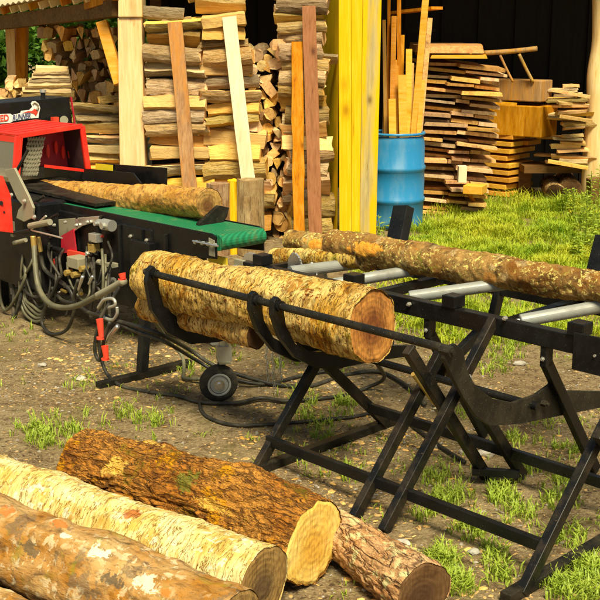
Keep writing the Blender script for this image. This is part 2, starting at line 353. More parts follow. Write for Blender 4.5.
# ------------------------------------------------------------------ logs
def fbm(p, o=4):
    return noise.fractal(p, 1.0, 2.0, o, noise_basis='PERLIN_ORIGINAL')
def make_log(name, p0, p1, r0, r1, bark, endm, label, cat='log', group=None, res=.008, amp=.006, ridge=0.0, ridge_along=5., ridge_round=30.,
             lump=.02, bend=(0, 0), seed=0, knots=(), cut_tilt=(0, 0), extra=None):
    p0, p1 = V(p0), V(p1); Ln = (p1 - p0).length; dx = (p1 - p0).normalized()
    s, u = frame_of(dx); Mx = Matrix((dx, s, u)).transposed().to_4x4(); Mx.translation = p0
    na = max(int(Ln / res), 8); nr = max(int(2 * math.pi * max(r0, r1) / res), 24)
    bm = BM(); rows = []; sd = V((seed * 7.3, seed * 3.1, seed * 1.7))
    for i in range(na + 1):
        t = i / na; x = t * Ln; r = r0 + (r1 - r0) * t
        cy = bend[0] * math.sin(math.pi * t) + lump * .6 * noise.noise(V((x * 1.3, 0, 0)) + sd)
        cz = bend[1] * math.sin(math.pi * t) + lump * .6 * noise.noise(V((x * 1.3, 9, 0)) + sd)
        row = []
        for k in range(nr):
            th = 2 * math.pi * k / nr; c_, s_ = math.cos(th), math.sin(th)
            q = V((x, c_ * r, s_ * r)) + sd
            d = lump * fbm(V((q.x * 2.2, q.y * 5, q.z * 5)), 3) + amp * fbm(q * 28, 3)
            if ridge:
                w = noise.noise(q * 7) * .6
                rv = abs(noise.noise(V((x * ridge_along + w, c_ * r * ridge_round + w, s_ * r * ridge_round)) + sd * 2))
                rv2 = abs(noise.noise(V((x * ridge_along * 2.3, c_ * r * ridge_round * 2.1, s_ * r * ridge_round * 2.1)) + sd))
                ef = min(1, min(x, Ln - x) / .04 + .15); d += ridge * ef * (min(rv * 3.2, 1.0) - .6 + .4 * min(rv2 * 3, 1))
            for kt, kth, kr, kh in knots:
                dd = math.hypot((t - kt) * Ln, (math.atan2(math.sin(th - kth), math.cos(th - kth))) * r)
                if dd < kr: d += kh * (math.cos(dd / kr * math.pi) + 1) / 2
            xx = x
            if i == na: xx += cut_tilt[1] * s_ * r
            row.append(bm.verts.new((xx, cy + c_ * (r + d), cz + s_ * (r + d))))
        rows.append(row)
    for i in range(na):
        for k in range(nr):
            bm.faces.new((rows[i][k], rows[i][(k + 1) % nr], rows[i + 1][(k + 1) % nr], rows[i + 1][k]))
    ends = []
    for row, sg in ((rows[0], -1), (rows[-1], 1)):
        eb = BM(); c = sum((v.co for v in row), V()) / nr; prev = None; K = 10
        for j in range(K, 0, -1):
            f = j / K * (1.0 if j < K else .985)
            cur = [eb.verts.new(c + (v.co - c) * f + V((sg * (.0025 * noise.noise(V((v.co.y * f * 40, v.co.z * f * 40, seed + j * .3))) + (.001 if j < K else -.004)), 0, 0))) for v in row]
            if prev:
                for k in range(nr):
                    q = (prev[k], prev[(k + 1) % nr], cur[(k + 1) % nr], cur[k]); eb.faces.new(q if sg > 0 else q[::-1])
            prev = cur
        eb.faces.new(prev if sg > 0 else prev[::-1]); ends.append((eb, row))
    fix(bm); me = bpy.data.meshes.new(name); bm.to_mesh(me); bm.free(); me.materials.append(bark)
    me.polygons.foreach_set('use_smooth', [True] * len(me.polygons))
    o = bpy.data.objects.new(name, me); col.objects.link(o); o.matrix_world = Mx; tag(o, label, cat, group)
    for eb, _ in ends:
        em = bpy.data.meshes.new('cut_end'); fix(eb); eb.to_mesh(em); eb.free(); em.materials.append(endm)
        e = bpy.data.objects.new('cut_end', em); col.objects.link(e); e.parent = o
    return o

bk_thick = mat_bark('rough_orange_bark', (.38, .19, .05), (.58, .34, .10), (.03, .014, .005), (13, 44, 44), .8, patch=(.76, .44, .07), patch_amt=.7, patch_scale=4,
                    moss=(.14, .16, .015), moss_amt=.6, bstr=1.0, bdist=.014, net=.75, net_w=.07)
bk_birch = mat_bark('peeling_yellow_birch', (.60, .43, .15), (.82, .70, .38), (.20, .09, .02), (50, 8, 8), .6, patch=(.44, .28, .08), patch_amt=.6, patch_scale=7,
                    lichen=(.86, .8, .6), lichen_amt=.7, lichen_scale=30, bstr=.9, bdist=.008, strips=(.30, .15, .03), strip_w=.013, strip_scale=(40, 9, 9))
bk_grey = mat_bark('mottled_smooth_bark', (.36, .19, .055), (.48, .34, .16), (.035, .02, .01), (10, 26, 26), .8, patch=(.17, .13, .08), patch_amt=.7, patch_scale=5,
                   lichen=(.74, .66, .44), lichen_amt=.55, lichen_scale=30, moss=(.20, .21, .03), moss_amt=.5, bstr=1.0, bdist=.008)
bk_low = mat_bark('plated_brown_bark', (.50, .30, .13), (.66, .46, .24), (.05, .022, .012), (8, 26, 26), .3, patch=(.66, .46, .24), patch_amt=.6, patch_scale=6,
                  lichen=(.60, .58, .3), lichen_amt=.9, lichen_scale=20, bstr=1.0, bdist=.014, net=.75, net_w=.045)
bk_deck = mat_bark('golden_birch_bark', (.52, .31, .08), (.70, .53, .22), (.07, .025, .006), (36, 12, 12), .8, patch=(.30, .13, .025), patch_amt=.75, patch_scale=5,
                   lichen=(.74, .62, .28), lichen_amt=.6, lichen_scale=40, moss=(.24, .24, .03), moss_amt=.6, peel=(.20, .045, .01), peel_amt=.1, bstr=1.0, bdist=.012, strips=(.14, .05, .01), strip_w=.016, strip_scale=(34, 9, 9))
bk_two = mat_bark('brown_lichened_bark', (.20, .095, .03), (.37, .235, .095), (.014, .010, .006), (14, 16, 16), .9, patch=(.50, .38, .20), patch_amt=.7, patch_scale=5,
                  lichen=(.74, .64, .24), lichen_amt=.95, lichen_scale=62, moss=(.20, .23, .03), moss_amt=.7, peel=(.55, .20, .02), peel_amt=-.45, bstr=1.0, bdist=.012)
bk_mach = mat_bark('tan_speckled_bark', (.42, .25, .07), (.62, .43, .15), (.08, .035, .012), (14, 16, 16), .85, patch=(.68, .46, .11), patch_amt=.6, patch_scale=6,
                   lichen=(.10, .06, .03), lichen_amt=.8, lichen_scale=70, bstr=1.0, bdist=.01)
def add_scar(o, mt, uv, rad, c1, c2, seedk=0.0, edge=.5):
    """paint a torn patch with its own outline onto the bark, centred on the log point seen at uv"""
    Mi = o.matrix_world.inverted(); best = None; o0 = Mi @ cC; d0 = (Mi.to_3x3() @ ray(*uv)).normalized()
    for vtx in o.data.vertices:
        w_ = vtx.co - o0; t_ = w_.dot(d0); e_ = (w_ - d0 * t_).length
        if best is None or e_ * 30 + t_ < best[0]: best = (e_ * 30 + t_, vtx.co.copy())
    c = best[1]; nt = mt.node_tree; b = nt.nodes['Principled BSDF']; old = b.inputs['Base Color'].links[0].from_socket
    tc = N(nt, 'ShaderNodeTexCoord'); sb = N(nt, 'ShaderNodeVectorMath', operation='SUBTRACT'); sb.inputs[1].default_value = c; nt.links.new(tc.outputs['Object'], sb.inputs[0])
    dv = N(nt, 'ShaderNodeVectorMath', operation='DIVIDE'); dv.inputs[1].default_value = rad; nt.links.new(sb.outputs[0], dv.inputs[0])
    ln = N(nt, 'ShaderNodeVectorMath', operation='LENGTH'); nt.links.new(dv.outputs[0], ln.inputs[0])
    nz = noise_n(nt, tc.outputs['Object'], 22 + seedk, 6, .65, .6); f = math_n(nt, 'ADD', ln.outputs['Value'], math_n(nt, 'MULTIPLY', math_n(nt, 'ADD', nz, -.5), 5.2 * edge))
    k = ramp(nt, f, [(.70, 1.0), (.84, 0.0)]); cc = mix(nt, ramp(nt, noise_n(nt, coords(nt, (12, 50, 50)), 1.0, 5, .6), [(.35, 0.0), (.65, 1.0)]), c1, c2)
    nt.links.new(mix(nt, math_n(nt, 'MULTIPLY', k, .8), old, cc), b.inputs['Base Color'])
e_fresh = mat_end('fresh_cut_end', (.80, .50, .08), (.84, .62, .18), (.74, .42, .06), .15, dark=(.42, .18, .03), crack=.35, rings=40, saw=.55)
e_grey = mat_end('weathered_cut_end', (.38, .24, .08), (.26, .15, .045), (.13, .08, .035), .12, crack=.7, rings=40, saw=.6)
e_red = mat_end('reddish_cut_end', (.54, .24, .05), (.38, .15, .03), (.20, .065, .015), .15, dark=(.08, .025, .01), crack=.6, rings=46, saw=.7)
e_dark = mat_end('dark_cut_end', (.17, .09, .035), (.11, .055, .02), (.07, .035, .015), .12, crack=.7, rings=40, saw=.5)
e_mach = mat_end('golden_dark_cut_end', (.50, .30, .08), (.34, .18, .05), (.16, .07, .02), .09, crack=.6, rings=30, saw=.3)

def along(pix0, pix1, z0, z1, ext0=0., ext1=0.):
    a, b_ = G(*pix0, z0), G(*pix1, z1); d = (b_ - a).normalized(); return a - d * ext0, b_ + d * ext1
# foreground pile
p, q = along((84, 466), (315, 543), .155, .158)
lt = make_log('log', p, q, .146, .156, bk_thick, e_fresh, 'thick rough-barked orange log with a bright fresh yellow cut end', 'log', 'logs lying in the foreground',
         res=.0055, ridge=.012, ridge_along=11, ridge_round=40, lump=.03, seed=1, bend=(0, .022), knots=((.72, 1.3, .22, .018), (.3, 2.2, .12, .012)))
p, q = along((0, 490), (264, 584), .132, .132, .45, 0)
lb_ = make_log('log', p, q, .138, .132, bk_birch, e_grey, 'pale yellow peeling birch log with a grey cut end, behind the mottled log', 'log', 'logs lying in the foreground',
         res=.0065, amp=.004, lump=.024, seed=2, ridge=.002, ridge_along=50, ridge_round=8, knots=((.62, 1.4, .05, .012),))
p, q = along((0, 541), (236, 636), .14, .135, .45, 0)
lgm = make_log('log', p, q, .152, .138, bk_grey, e_grey, 'grey and white mottled smooth log, nearest the viewer at the left', 'log', 'logs lying in the foreground',
         res=.0065, amp=.004, lump=.028, seed=3, knots=((.5, 1.6, .07, .014), (.8, 2.2, .06, .01)))
p, q = L(-2.62, 2.715, .088), L(-2.075, 2.575, .10)
make_log('log', p, q, .086, .104, bk_low, e_dark, 'brown plated-bark log with a dark cut end, below the thick orange log', 'log', 'logs lying in the foreground',
         res=.0055, ridge=.006, ridge_along=9, ridge_round=40, lump=.012, seed=4)
p, q = along((-60, 590), (70, 650), .07, .07, .2, 0)
make_log('log', p, q, .085, .08, bk_grey, e_dark, 'reddish mottled log at the bottom left corner, lowest in front of the pile', 'log', 'logs lying in the foreground', res=.008, seed=5)
add_scar(lt, bk_thick, (112, 466), (.07, .05, .05), (.74, .42, .06), (.84, .56, .12), 1)
add_scar(lt, bk_thick, (150, 440), (.10, .03, .03), (.72, .40, .06), (.8, .5, .1), 2)
add_scar(lt, bk_thick, (212, 505), (.09, .03, .03), (.74, .40, .05), (.8, .5, .1), 3)
add_scar(lt, bk_thick, (185, 480), (.07, .05, .05), (.14, .16, .015), (.2, .2, .03), 4)
add_scar(lb_, bk_birch, (131, 514), (.045, .035, .035), (.50, .13, .02), (.26, .05, .01), 5, .4)
add_scar(lb_, bk_birch, (36, 462), (.06, .018, .018), (.34, .10, .03), (.2, .06, .02), 6, .5)
add_scar(lb_, bk_birch, (134, 527), (.028, .02, .02), (.66, .36, .06), (.7, .42, .1), 7, .3)
for k_, (u_, v_, a_, c_) in enumerate(((98, 552, .05, (.80, .74, .58)), (145, 582, .055, (.80, .74, .56)), (66, 536, .03, (.80, .74, .58)), (8, 510, .06, (.55, .17, .03)), (30, 548, .05, (.12, .09, .05)), (60, 524, .04, (.5, .16, .03)), (166, 592, .03, (.6, .2, .03)), (112, 580, .05, (.10, .08, .05)))):
    add_scar(lgm, bk_grey, (u_, v_), (a_, a_ * .5, a_ * .5), c_, tuple(q * .85 for q in c_), 8 + k_, .7)
# logs in the lift and on the rollers
p = L(-4.40, 3.21, .70); q = L(-2.95, 3.28, .715)
ldk = make_log('log', p, q, .122, .148, bk_deck, e_red, 'golden birch log with a reddish cut end, held in curved lift arms', 'log', 'logs on the log lift',
         res=.0065, amp=.005, lump=.028, seed=6, ridge=.003, ridge_along=40, ridge_round=10, cut_tilt=(0, -.12))
p = PA(147, 307, -4.50); q = PA(256, 336, -3.60)
make_log('log', p, q, .072, .062, bk_deck, e_dark, 'thin golden log lying under the larger birch log in the lift', 'log', 'logs on the log lift', res=.008, lump=.02, seed=7)
p = PB(345, 250, 4.06); q = PB(640, 293, 3.98)
lg = make_log('log', PB(332, 247, 4.06), q, .083, .066, bk_two, e_dark, 'long brown lichened log with a forked end, lying on the rollers', 'log', 'logs on the roller table',
         res=.0065, amp=.006, lump=.02, seed=8, knots=((.14, -1.6, .09, .03), (.5, -1.2, .05, .03), (.3, -2.2, .05, .015)))
add_scar(lg, bk_two, (366, 250), (.13, .05, .05), (.80, .30, .02), (.84, .42, .05), 3, .5)
add_scar(lg, bk_two, (489, 278), (.05, .04, .04), (.55, .26, .05), (.4, .16, .03), 4, .5)
# the fork: two cut branch stubs as parts of the same log
def stub(parent, p, q, r0, r1, seed, bark, endm):
    t = make_log('branch_stub', p, q, r0, r1, bark, endm, None, None, res=.008, lump=.014, seed=seed)
    for k in ('label', 'category', 'group'):
        if k in t: del t[k]
    mw = t.matrix_world.copy(); t.parent = parent; t.matrix_parent_inverse = Matrix(); t.matrix_local = parent.matrix_world.inverted() @ mw
stub(lg, PB(292, 239, 4.14), PB(372, 256, 4.05), .060, .065, 21, bk_two, e_grey)
stub(lg, PB(274, 258, 3.98), PB(362, 259, 4.03), .040, .06, 22, bk_deck, e_grey)
p = PB(34, 193, 4.14); q = PB(209, 204, 4.08)
make_log('log', p, q, .100, .092, bk_mach, e_mach, 'straight tan log on the green conveyor, its left end inside the red hood', 'log',
         res=.007, amp=.005, lump=.012, seed=9)

# ------------------------------------------------------------------ log deck (lift + roller table)
deck = thing('log_deck', L(-3.0, 3.45, 0), 'black steel log deck with lift arms, rollers and crossed legs', 'log deck')
def dpart(name, bm, mt, parent=deck, **k): return obj(name, fix(bm), mt, parent, **k)
ZB = .708
for b_ in (3.656, 4.25):
    bm = BM(); bar(bm, L(-4.2, b_, ZB), L(-1.3, b_, ZB), .05, .075); dpart('long_beam', bm, M['black'], bevel=.003)
for a_ in (-4.12, -3.36, -2.62, -1.86):
    bm = BM(); bar(bm, L(a_, 3.684, ZB - .015), L(a_, 4.222, ZB - .015), .045, .045); dpart('cross_member', bm, M['black'], bevel=.003)
# V rollers
for (u0, v0, u1, v1) in ((333, 284, 392, 274), (409, 297, 482, 287), (520, 321, 592, 308), (640, 338, 705, 326)):
    a0 = PB(u0, v0, 3.72); c0 = PB(u1, v1, 3.95); d_ = (c0 - a0) / (c0 - a0).dot(dB); c0 = c0 + d_ * .08; c1 = L(c0.dot(dA), 4.06, c0.z); a1 = L(a0.dot(dA), 4.23, a0.z + .02)
    for (s_, e_) in ((a0, c0), (a1, c1)):
        bm = BM(); cyl(bm, s_, e_, .028, .028, 28); r_ = dpart('roller', bm, M['roller'], smooth=False, bevel=.006)
        bm = BM(); d_ = (s_ - e_).normalized(); cyl(bm, s_, s_ + d_ * .03, .012, n=12); obj('axle', fix(bm), M['zinc'], r_)
for (u, v) in ((264, 259), (354, 279), (452, 301), (583, 327), (690, 352)):
    c0 = G(u, v, .772); bm = BM(); box(bm, L(c0.dot(dA), 3.66, .772), dA, dB, Zv, .072, .075, .052)
    dpart('roller_bearing', bm, M['black'], bevel=.004)
# feed roller with teeth at the left end
fc = L(-4.16, 3.72, .70)
def toothed(bm, c, ax, r, t, n=40):
    s, u = frame_of(ax); P = []
    for i in range(n * 2):
        th = math.pi * i / n; rr = r if i % 2 else r * .9; P.append(c + (s * math.cos(th) + u * math.sin(th)) * rr)
    plate(bm, P, ax.normalized() * t)
for (u, v, b_, rr) in ((252, 271, 3.76, .10), (312, 279, 3.86, .085), (322, 281, 3.98, .085)):
    bm = BM(); toothed(bm, PB(u, v, b_), dB if u < 300 else (dA * .5 + dB), rr, .006); dpart('toothed_disc', bm, M['bright'])
bm = BM(); cyl(bm, L(-3.9, 3.7, .725), L(-3.78, 4.2, .725), .03, n=20); dpart('feed_roller', bm, M['roller'])
bm = BM(); toothed(bm, L(-3.95, 3.78, .73), dA * .25 + dB, .075, .008, 26); dpart('toothed_disc', bm, M['bright'])
bm = BM(); c0 = PB(238, 270, 3.6); cyl(bm, c0, c0 - dB * .03, .03, n=6); cyl(bm, c0 - dB * .03, c0 - dB * .05, .02, n=6); cyl(bm, c0 - dB * .05, c0 - dB * .07, .010, n=12)
dpart('axle_nut', bm, M['zinc'])
bm = BM(); box(bm, PB(240, 268, 3.64), dA, dB, Zv, .07, .02, .09); dpart('end_plate', bm, M['greysteel'], bevel=.003)
# yellow warning plate behind the left end
bm = BM(); c0 = PB(218, 268, 3.9); box(bm, c0, dA, dB, Zv, .16, .01, .14); yl = dpart('warning_plate', bm, M['yellowlabel'])
bm = BM(); plate(bm, [c0 - dB * .0075 + dA * .03 * math.cos(t) + Zv * (.03 * math.sin(t) - .0) for t in np.linspace(0, 6.0, 9)], -dB * .002); obj('red_mark', fix(bm), M['redmark'], yl)
# far uprights (log stops)
for pts in (((390, 246), (398, 206)), ((590, 275), (600, 236))):
    c0 = PB(*pts[0], 4.27); c1 = PB(*pts[1], 4.36); bm = BM(); d_ = (c1 - c0); c0 = c0 - d_ * .6
    bar(bm, c0 + dA * .04, c1 + dA * .04, .10, .06, ref=dB); dpart('log_stop', bm, M['black'], bevel=.004)
# A-frames / crossed legs
def leg(a_, b0, z0, b1, z1, w=.034, h=.046, mt='legblack'):
    bm = BM(); p_, q_ = L(a_, b0, z0), L(a_, b1, z1); bar(bm, p_, q_, h, w, ref=dA); return dpart('leg', bm, M[mt], bevel=.003)
leg(-3.40, 3.02, .015, 3.635, .70); leg(-3.365, 3.84, .03, 3.16, .66)
leg(-2.775, 2.985, .005, 3.50, .585); leg(-2.61, 2.975, .005, 3.64, .735); leg(-2.648, 3.69, .01, 3.14, .70); leg(-2.545, 3.81, .01, 3.25, .68)
leg(-1.945, 2.945, .01, 3.64, .735); leg(-1.90, 3.84, .03, 3.30, .52)
leg(-4.10, 3.86, .0, 3.68, .68) if False else None
for a_ in (-3.43, -2.0):
    bm = BM(); bar(bm, L(a_ + .045, 2.86, .02), L(a_ + .045, 3.92, .02), .045, .04); dpart('foot_bar', bm, M['blackdirty'], bevel=.003)
for (b_, z_, mt) in ((3.105, .125, 'black'), (3.70, .15, 'black')):
    bm = BM(); bar(bm, L(-3.42 if b_ < 3.5 else -3.36, b_, z_), L(-1.95 if b_ < 3.5 else -1.2, b_, z_), .028, .045); dpart('side_rail', bm, M[mt], bevel=.003)
bm = BM(); bar(bm, L(-2.66, 3.60, .06), L(-2.5, 3.72, .06), .03, .03); dpart('brace', bm, M['black'])
# short hangers below the front beam, with outward braces to the far feet
for (u, v, a_, end) in ((430, 317, None, (470, 372)), (547, 348, None, (618, 470))):
    p0 = PB(u, v, 3.66); a0 = p0.dot(dA)
    bm = BM(); bar(bm, L(a0, 3.66, .70), L(a0, 3.66, .585), .05, .03, ref=dA); bar(bm, L(a0, 3.66, .60), L(a0, 4.10, .01), .05, .03, ref=dA); h_ = dpart('leg', bm, M['black'], bevel=.003)
    bm = BM(); bolt(bm, L(a0, 3.643, .62), -dB, .01); obj('bolt', fix(bm), M['zinc'], h_)
p0 = PB(500, 290, 4.25); a0 = p0.dot(dA)
bm = BM(); bar(bm, L(a0, 4.25, .70), L(a0, 4.2, .55), .05, .035, ref=dA); bar(bm, L(a0, 4.2, .56), L(a0, 3.75, .35), .05, .035, ref=dA); dpart('brace', bm, M['black'], bevel=.003)
# lift arms: measured outline in (b, z)
armR = [((442, 347), 0), ((452, 343), 0), ((460, 349), 0), ((464, 370), 0), ((473, 386), 0), ((490, 398), 0), ((510, 402), 0), ((533, 394), 0), ((547, 384), 0), ((552, 374), 0), ((556, 377), 0),
        ((557, 392), 0), ((565, 390), 0), ((612, 391), 0), ((612, 404), 0), ((517, 423), 0), ((487, 425), 0), ((473, 416), 0), ((461, 398), 0), ((450, 378), 0), ((441, 358), 0)]
prof = []
for (uv, _) in armR:
    P_ = PA(*uv, -2.39); prof.append((P_.dot(dB), P_.z))
def arm(a_, mt, db=0, dz=0, pr=prof, th=.016):
    bm = BM(); plate(bm, [L(a_, b_ + db, z_ + dz) for b_, z_ in pr], dA * th); o = dpart('lift_arm', bm, M[mt], bevel=.002); return o
ar = arm(-2.39, 'blackdirty')
for uv, r_ in (((448, 351), .02), ((543, 403), .014)):
    c0 = PA(*uv, -2.37); bm = BM(); cyl(bm, c0 - dA * .03, c0 + dA * .018, r_, n=6); cyl(bm, c0 + dA * .018, c0 + dA * .028, r_ * .5, n=12); obj('bolt', fix(bm), M['blackdirty'], ar)
# arms under the log: deep cradle
cr = [(3.02, .80), (3.045, .815), (3.07, .79), (3.09, .68), (3.145, .59), (3.235, .535), (3.36, .51), (3.56, .49), (3.75, .46), (3.95, .42), (3.95, .37), (3.70, .40), (3.44, .42), (3.28, .45), (3.15, .525), (3.06, .63), (3.015, .74)]
for a_ in (-3.45, -3.31): arm(a_, 'black', pr=cr, th=.03)
cl1 = [(3.02, .80), (3.045, .815), (3.07, .79), (3.075, .70), (3.10, .61), (3.17, .545), (3.28, .50), (3.45, .49), (3.75, .46), (3.95, .42), (3.95, .36), (3.70, .37), (3.44, .36), (3.26, .385), (3.12, .47), (3.03, .60), (3.005, .74)]
arm(-4.18, 'black', pr=cl1, th=.03)
for a_, zz in ((-3.44, 0), (-3.30, 0), (-4.17, 0)):
    bm = BM(); cyl(bm, L(a_ - .02, 3.05, .775), L(a_ + .035, 3.05, .775), .024, n=16); dpart('bushing', bm, M['black'])
bm = BM(); cyl(bm, L(-4.22, 3.05, .775), L(-2.37, 3.05, .775), .0165, n=18); dpart('upper_tube', bm, M['blackdirty'], smooth=False)
bm = BM(); cyl(bm, L(-4.2, 3.60, .43), L(-2.35, 3.60, .43), .017, n=18); dpart('pivot_shaft', bm, M['black'])
bm = BM(); p_, q_ = PA(413, 374, -2.75), PA(436, 405, -2.75); e_ = PA(456, 432, -2.75)
cyl(bm, p_, q_, .010, n=14); hc = dpart('hydraulic_cylinder', bm, M['brass'])
bm = BM(); cyl(bm, q_, e_, .020, n=16); obj('cylinder_barrel', fix(bm), M['greysteel'], hc)
for a_ in (-2.61, -1.945, -3.40):
    bm = BM(); bolt(bm, L(a_ + .015, 3.456, .53 if a_ < -3 else .53), dA, .013); dpart('bolt', bm, M['zinc'])
for (u, v) in ((506, 318), (597, 355), (410, 304)):
    bm = BM(); c0 = PB(u, v, 3.628); bolt(bm, c0, -dB, .010); dpart('bolt', bm, M['zinc'])
bm = BM(); c0 = PB(588, 354, 3.62); box(bm, c0, dA, dB, Zv, .13, .012, .15); dpart('gusset_plate', bm, M['black'], bevel=.002)
# jockey wheel with stem
jc = G(219, 402, .0) + Zv * .105; jd = (dA * .85 - dB * .55).normalized()
bm = BM(); ring(bm, jc, jd, .066, .036, 32, 12); jw = dpart('jockey_wheel', bm, M['rubber'], smooth=True)
bm = BM(); cyl(bm, jc - jd * .028, jc + jd * .030, .060, n=26); ring(bm, jc + jd * .032, jd, .056, .007, 26, 8); rim = obj('rim', fix(bm), M['palerim'], jw)
bm = BM(); cyl(bm, jc + jd * .03, jc + jd * .055, .014, n=14); cyl(bm, jc + jd * .03, jc + jd * .042, .028, n=14); obj('hub', fix(bm), M['bright'], jw)
sp_ = jd.cross(Zv).normalized()
bm = BM(); top = jc + Zv * .12 + sp_ * (-.03)
for sg in (-1,): bar(bm, jc + jd * (.046 * sg), top + jd * (.046 * sg), .045, .005, ref=jd)
box(bm, top, jd, sp_, Zv, .10, .06, .01); dpart('wheel_fork', bm, M['greysteel'])
bm = BM(); box(bm, top + Zv * .045, jd, sp_, Zv, .07, .075, .08); cyl(bm, top + Zv * .08, top + Zv * .26, .026, n=18); dpart('wheel_stem', bm, M['zinc'])
# safety chains hanging from the middle arms
for k, (u, v0, v1) in enumerate(((266, 343, 382), (272, 345, 388), (279, 344, 380))):
    p_, q_ = PB(u, v0, 3.5), PB(u + 2, v1, 3.5); n_ = 16; bm = BM()
    for i in range(n_):
        c0 = p_.lerp(q_, (i + .5) / n_) + V((.004 * math.sin(i), 0, 0)); ax = V((1, .2, 0)) if i % 2 else V((.2, 1, 0))
        pts = [c0 + (Zv * (.012 * math.cos(t)) + ax.normalized() * (.006 * math.sin(t))) for t in np.linspace(0, 2 * math.pi, 9)[:-1]]
        tube(bm, pts + [pts[0]], .0022, 5, raw=True)
    dpart('chain', bm, M['zinc'])

# ------------------------------------------------------------------ firewood processor
proc = thing('firewood_processor', L(-6.2, 4.0, 0), 'red and black firewood processor with a green infeed belt and hanging hoses', 'firewood processor')
def pp(name, bm, mt, parent=proc, **k): return obj(name, fix(bm), mt, parent, **k)
# belt conveyor
zb = .80; bA, bB = 3.82, 4.17; aR = -4.62; aL = -6.7
bm = BM(); Rr = .045; prof_b = []
pts2 = [(aL, zb), (aR, zb)] + [(aR + Rr * math.sin(t), zb - Rr + Rr * math.cos(t)) for t in np.linspace(.25, math.pi, 10)] + [(aL, zb - 2 * Rr)]
plate(bm, [L(a_, bA + .012, z_) for a_, z_ in pts2], dB * (bB - bA - .024)); belt = pp('conveyor_belt', bm, M['belt'], smooth=False)
for b_, nm in ((bA, 'side_frame'), (bB, 'side_frame')):
    bm = BM(); plate(bm, [L(a_, b_, z_) for a_, z_ in ((aL, zb + .004), (aR - .04, zb + .004), (aR + .0, zb - .01), (aR + .0, zb - .135), (aR - .45, zb - .17), (aL, zb - .17))], dB * .012)
    pp(nm, bm, M['black'], bevel=.003)
bm = BM(); plate(bm, [L(aR - .055, bA - .003, zb - .02), L(aR - .005, bA - .003, zb - .03), L(aR - .005, bA - .003, zb - .12), L(aR - .055, bA - .003, zb - .12)], -dB * .004)
pp('belt_end_cap', bm, M['greysteel'])
for k, (u, v) in enumerate(((197, 242), (204, 243), (210, 244), (216, 245), (148, 240), (132, 236))):
    bm = BM(); c0 = PB(u, v, bA - .002); bolt(bm, c0, -dB, .012, .014); pp('bolt', bm, M['zinc'])
# tensioner screw
bm = BM(); cyl(bm, PB(193, 241, bA - .02), PB(218, 246, bA - .02), .006, n=8); pp('tensioner', bm, M['bright'])
# far guide wall with log trough
bm = BM(); plate(bm, [PB(u, v, 4.36) for u, v in ((44, 165), (133, 173), (143, 186), (120, 190), (44, 192))], dB * .012); pp('guide_plate', bm, M['black'], bevel=.002)
bm = BM(); plate(bm, [PB(u, v, 4.45) for u, v in ((96, 163), (166, 168), (166, 190), (96, 185))], dB * .012); pp('guide_plate', bm, M['black'], bevel=.002)
bm = BM(); plate(bm, [PB(u, v, 4.44) for u, v in ((96, 163.5), (113, 165), (113, 172), (96, 170.5))], -dB * .004); pp('yellow_label', bm, M['yellowlabel'])
# V arm under the log end
bm = BM(); plate(bm, [PA(u, v, -4.95) for u, v in ((196, 223), (216, 205), (226, 207), (224, 216), (216, 228), (196, 230))], dA * .03); pp('log_cradle', bm, M['blackdirty'], bevel=.002)
# steel trough below the log
bm = BM(); p_ = [PB(u, v, 3.8) for u, v in ((40, 221), (100, 216), (98, 221), (82, 226), (66, 237), (52, 236), (38, 229))]; plate(bm, p_, dB * .02); pp('deflector_plate', bm, M['greysteel'], bevel=.002)
bm = BM(); plate(bm, [PB(u, v, 3.775) for u, v in ((75, 219), (99, 216), (98, 221), (82, 226), (73, 232))], dB * .01); pp('deflector_plate', bm, M['bright'], bevel=.002)
bm = BM(); plate(bm, [L(-7.0, 3.86, .86), L(-5.85, 3.86, .835), L(-5.85, 4.30, .835), L(-7.0, 4.30, .86)], -Zv * .02); pp('trough', bm, M['blackdirty'])
# hood: tunnel open towards the deck
aH = -6.75
H0 = [PA(u, v, aH) for u, v in ((19, 136), (82, 126), (88.5, 171), (16, 176))]
bk = -dA * .62
bm = BM(); hull_box(bm, [H0[0], H0[1], H0[1] + bk, H0[0] + bk] + [p_ + Zv * .012 for p_ in (H0[0], H0[1], H0[1] + bk, H0[0] + bk)]); hood = pp('hood', bm, M['red'], bevel=.004)
bm = BM(); plate(bm, [H0[1] + dB * .002, H0[2] + dB * .002, H0[2] + bk, H0[1] + bk], -dB * .006); obj('side_panel', fix(bm), M['red'], hood)
bm = BM(); plate(bm, [H0[0] + bk + dB * .2, H0[1] + bk * .93, H0[2] + bk * .93 - Zv * .02, H0[3] + bk], dA * .006); obj('back_panel', fix(bm), M['shade_lining'], hood)
bm = BM(); ins = dB * -.012  # added dark plates that stand in for shade under the hood
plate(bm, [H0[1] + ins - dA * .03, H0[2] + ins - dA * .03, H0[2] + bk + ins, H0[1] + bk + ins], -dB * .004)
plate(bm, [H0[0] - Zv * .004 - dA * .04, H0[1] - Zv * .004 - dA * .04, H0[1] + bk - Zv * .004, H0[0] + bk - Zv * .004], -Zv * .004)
obj('shade_lining', fix(bm), M['shade_lining'], hood)
for k in range(5):
    c0 = PA((46, 54, 61, 67.5, 74)[k], (151, 147, 152, 152, 153)[k], aH - .235)
    bm = BM(); plate(bm, [c0 + dA * .022 + dB * (.012 * math.cos(t)) + Zv * (.05 * math.sin(t)) for t in np.linspace(0, 2 * math.pi, 17)[:-1]], dA * .01); obj('vent_louvre', fix(bm), M['red'], hood)
bm = BM(); plate(bm, [PA(u, v, aH - .24) for u, v in ((40, 136), (83, 127), (86, 168), (40, 166))], -dA * .006); obj('inner_panel', fix(bm), M['darkred'], hood)
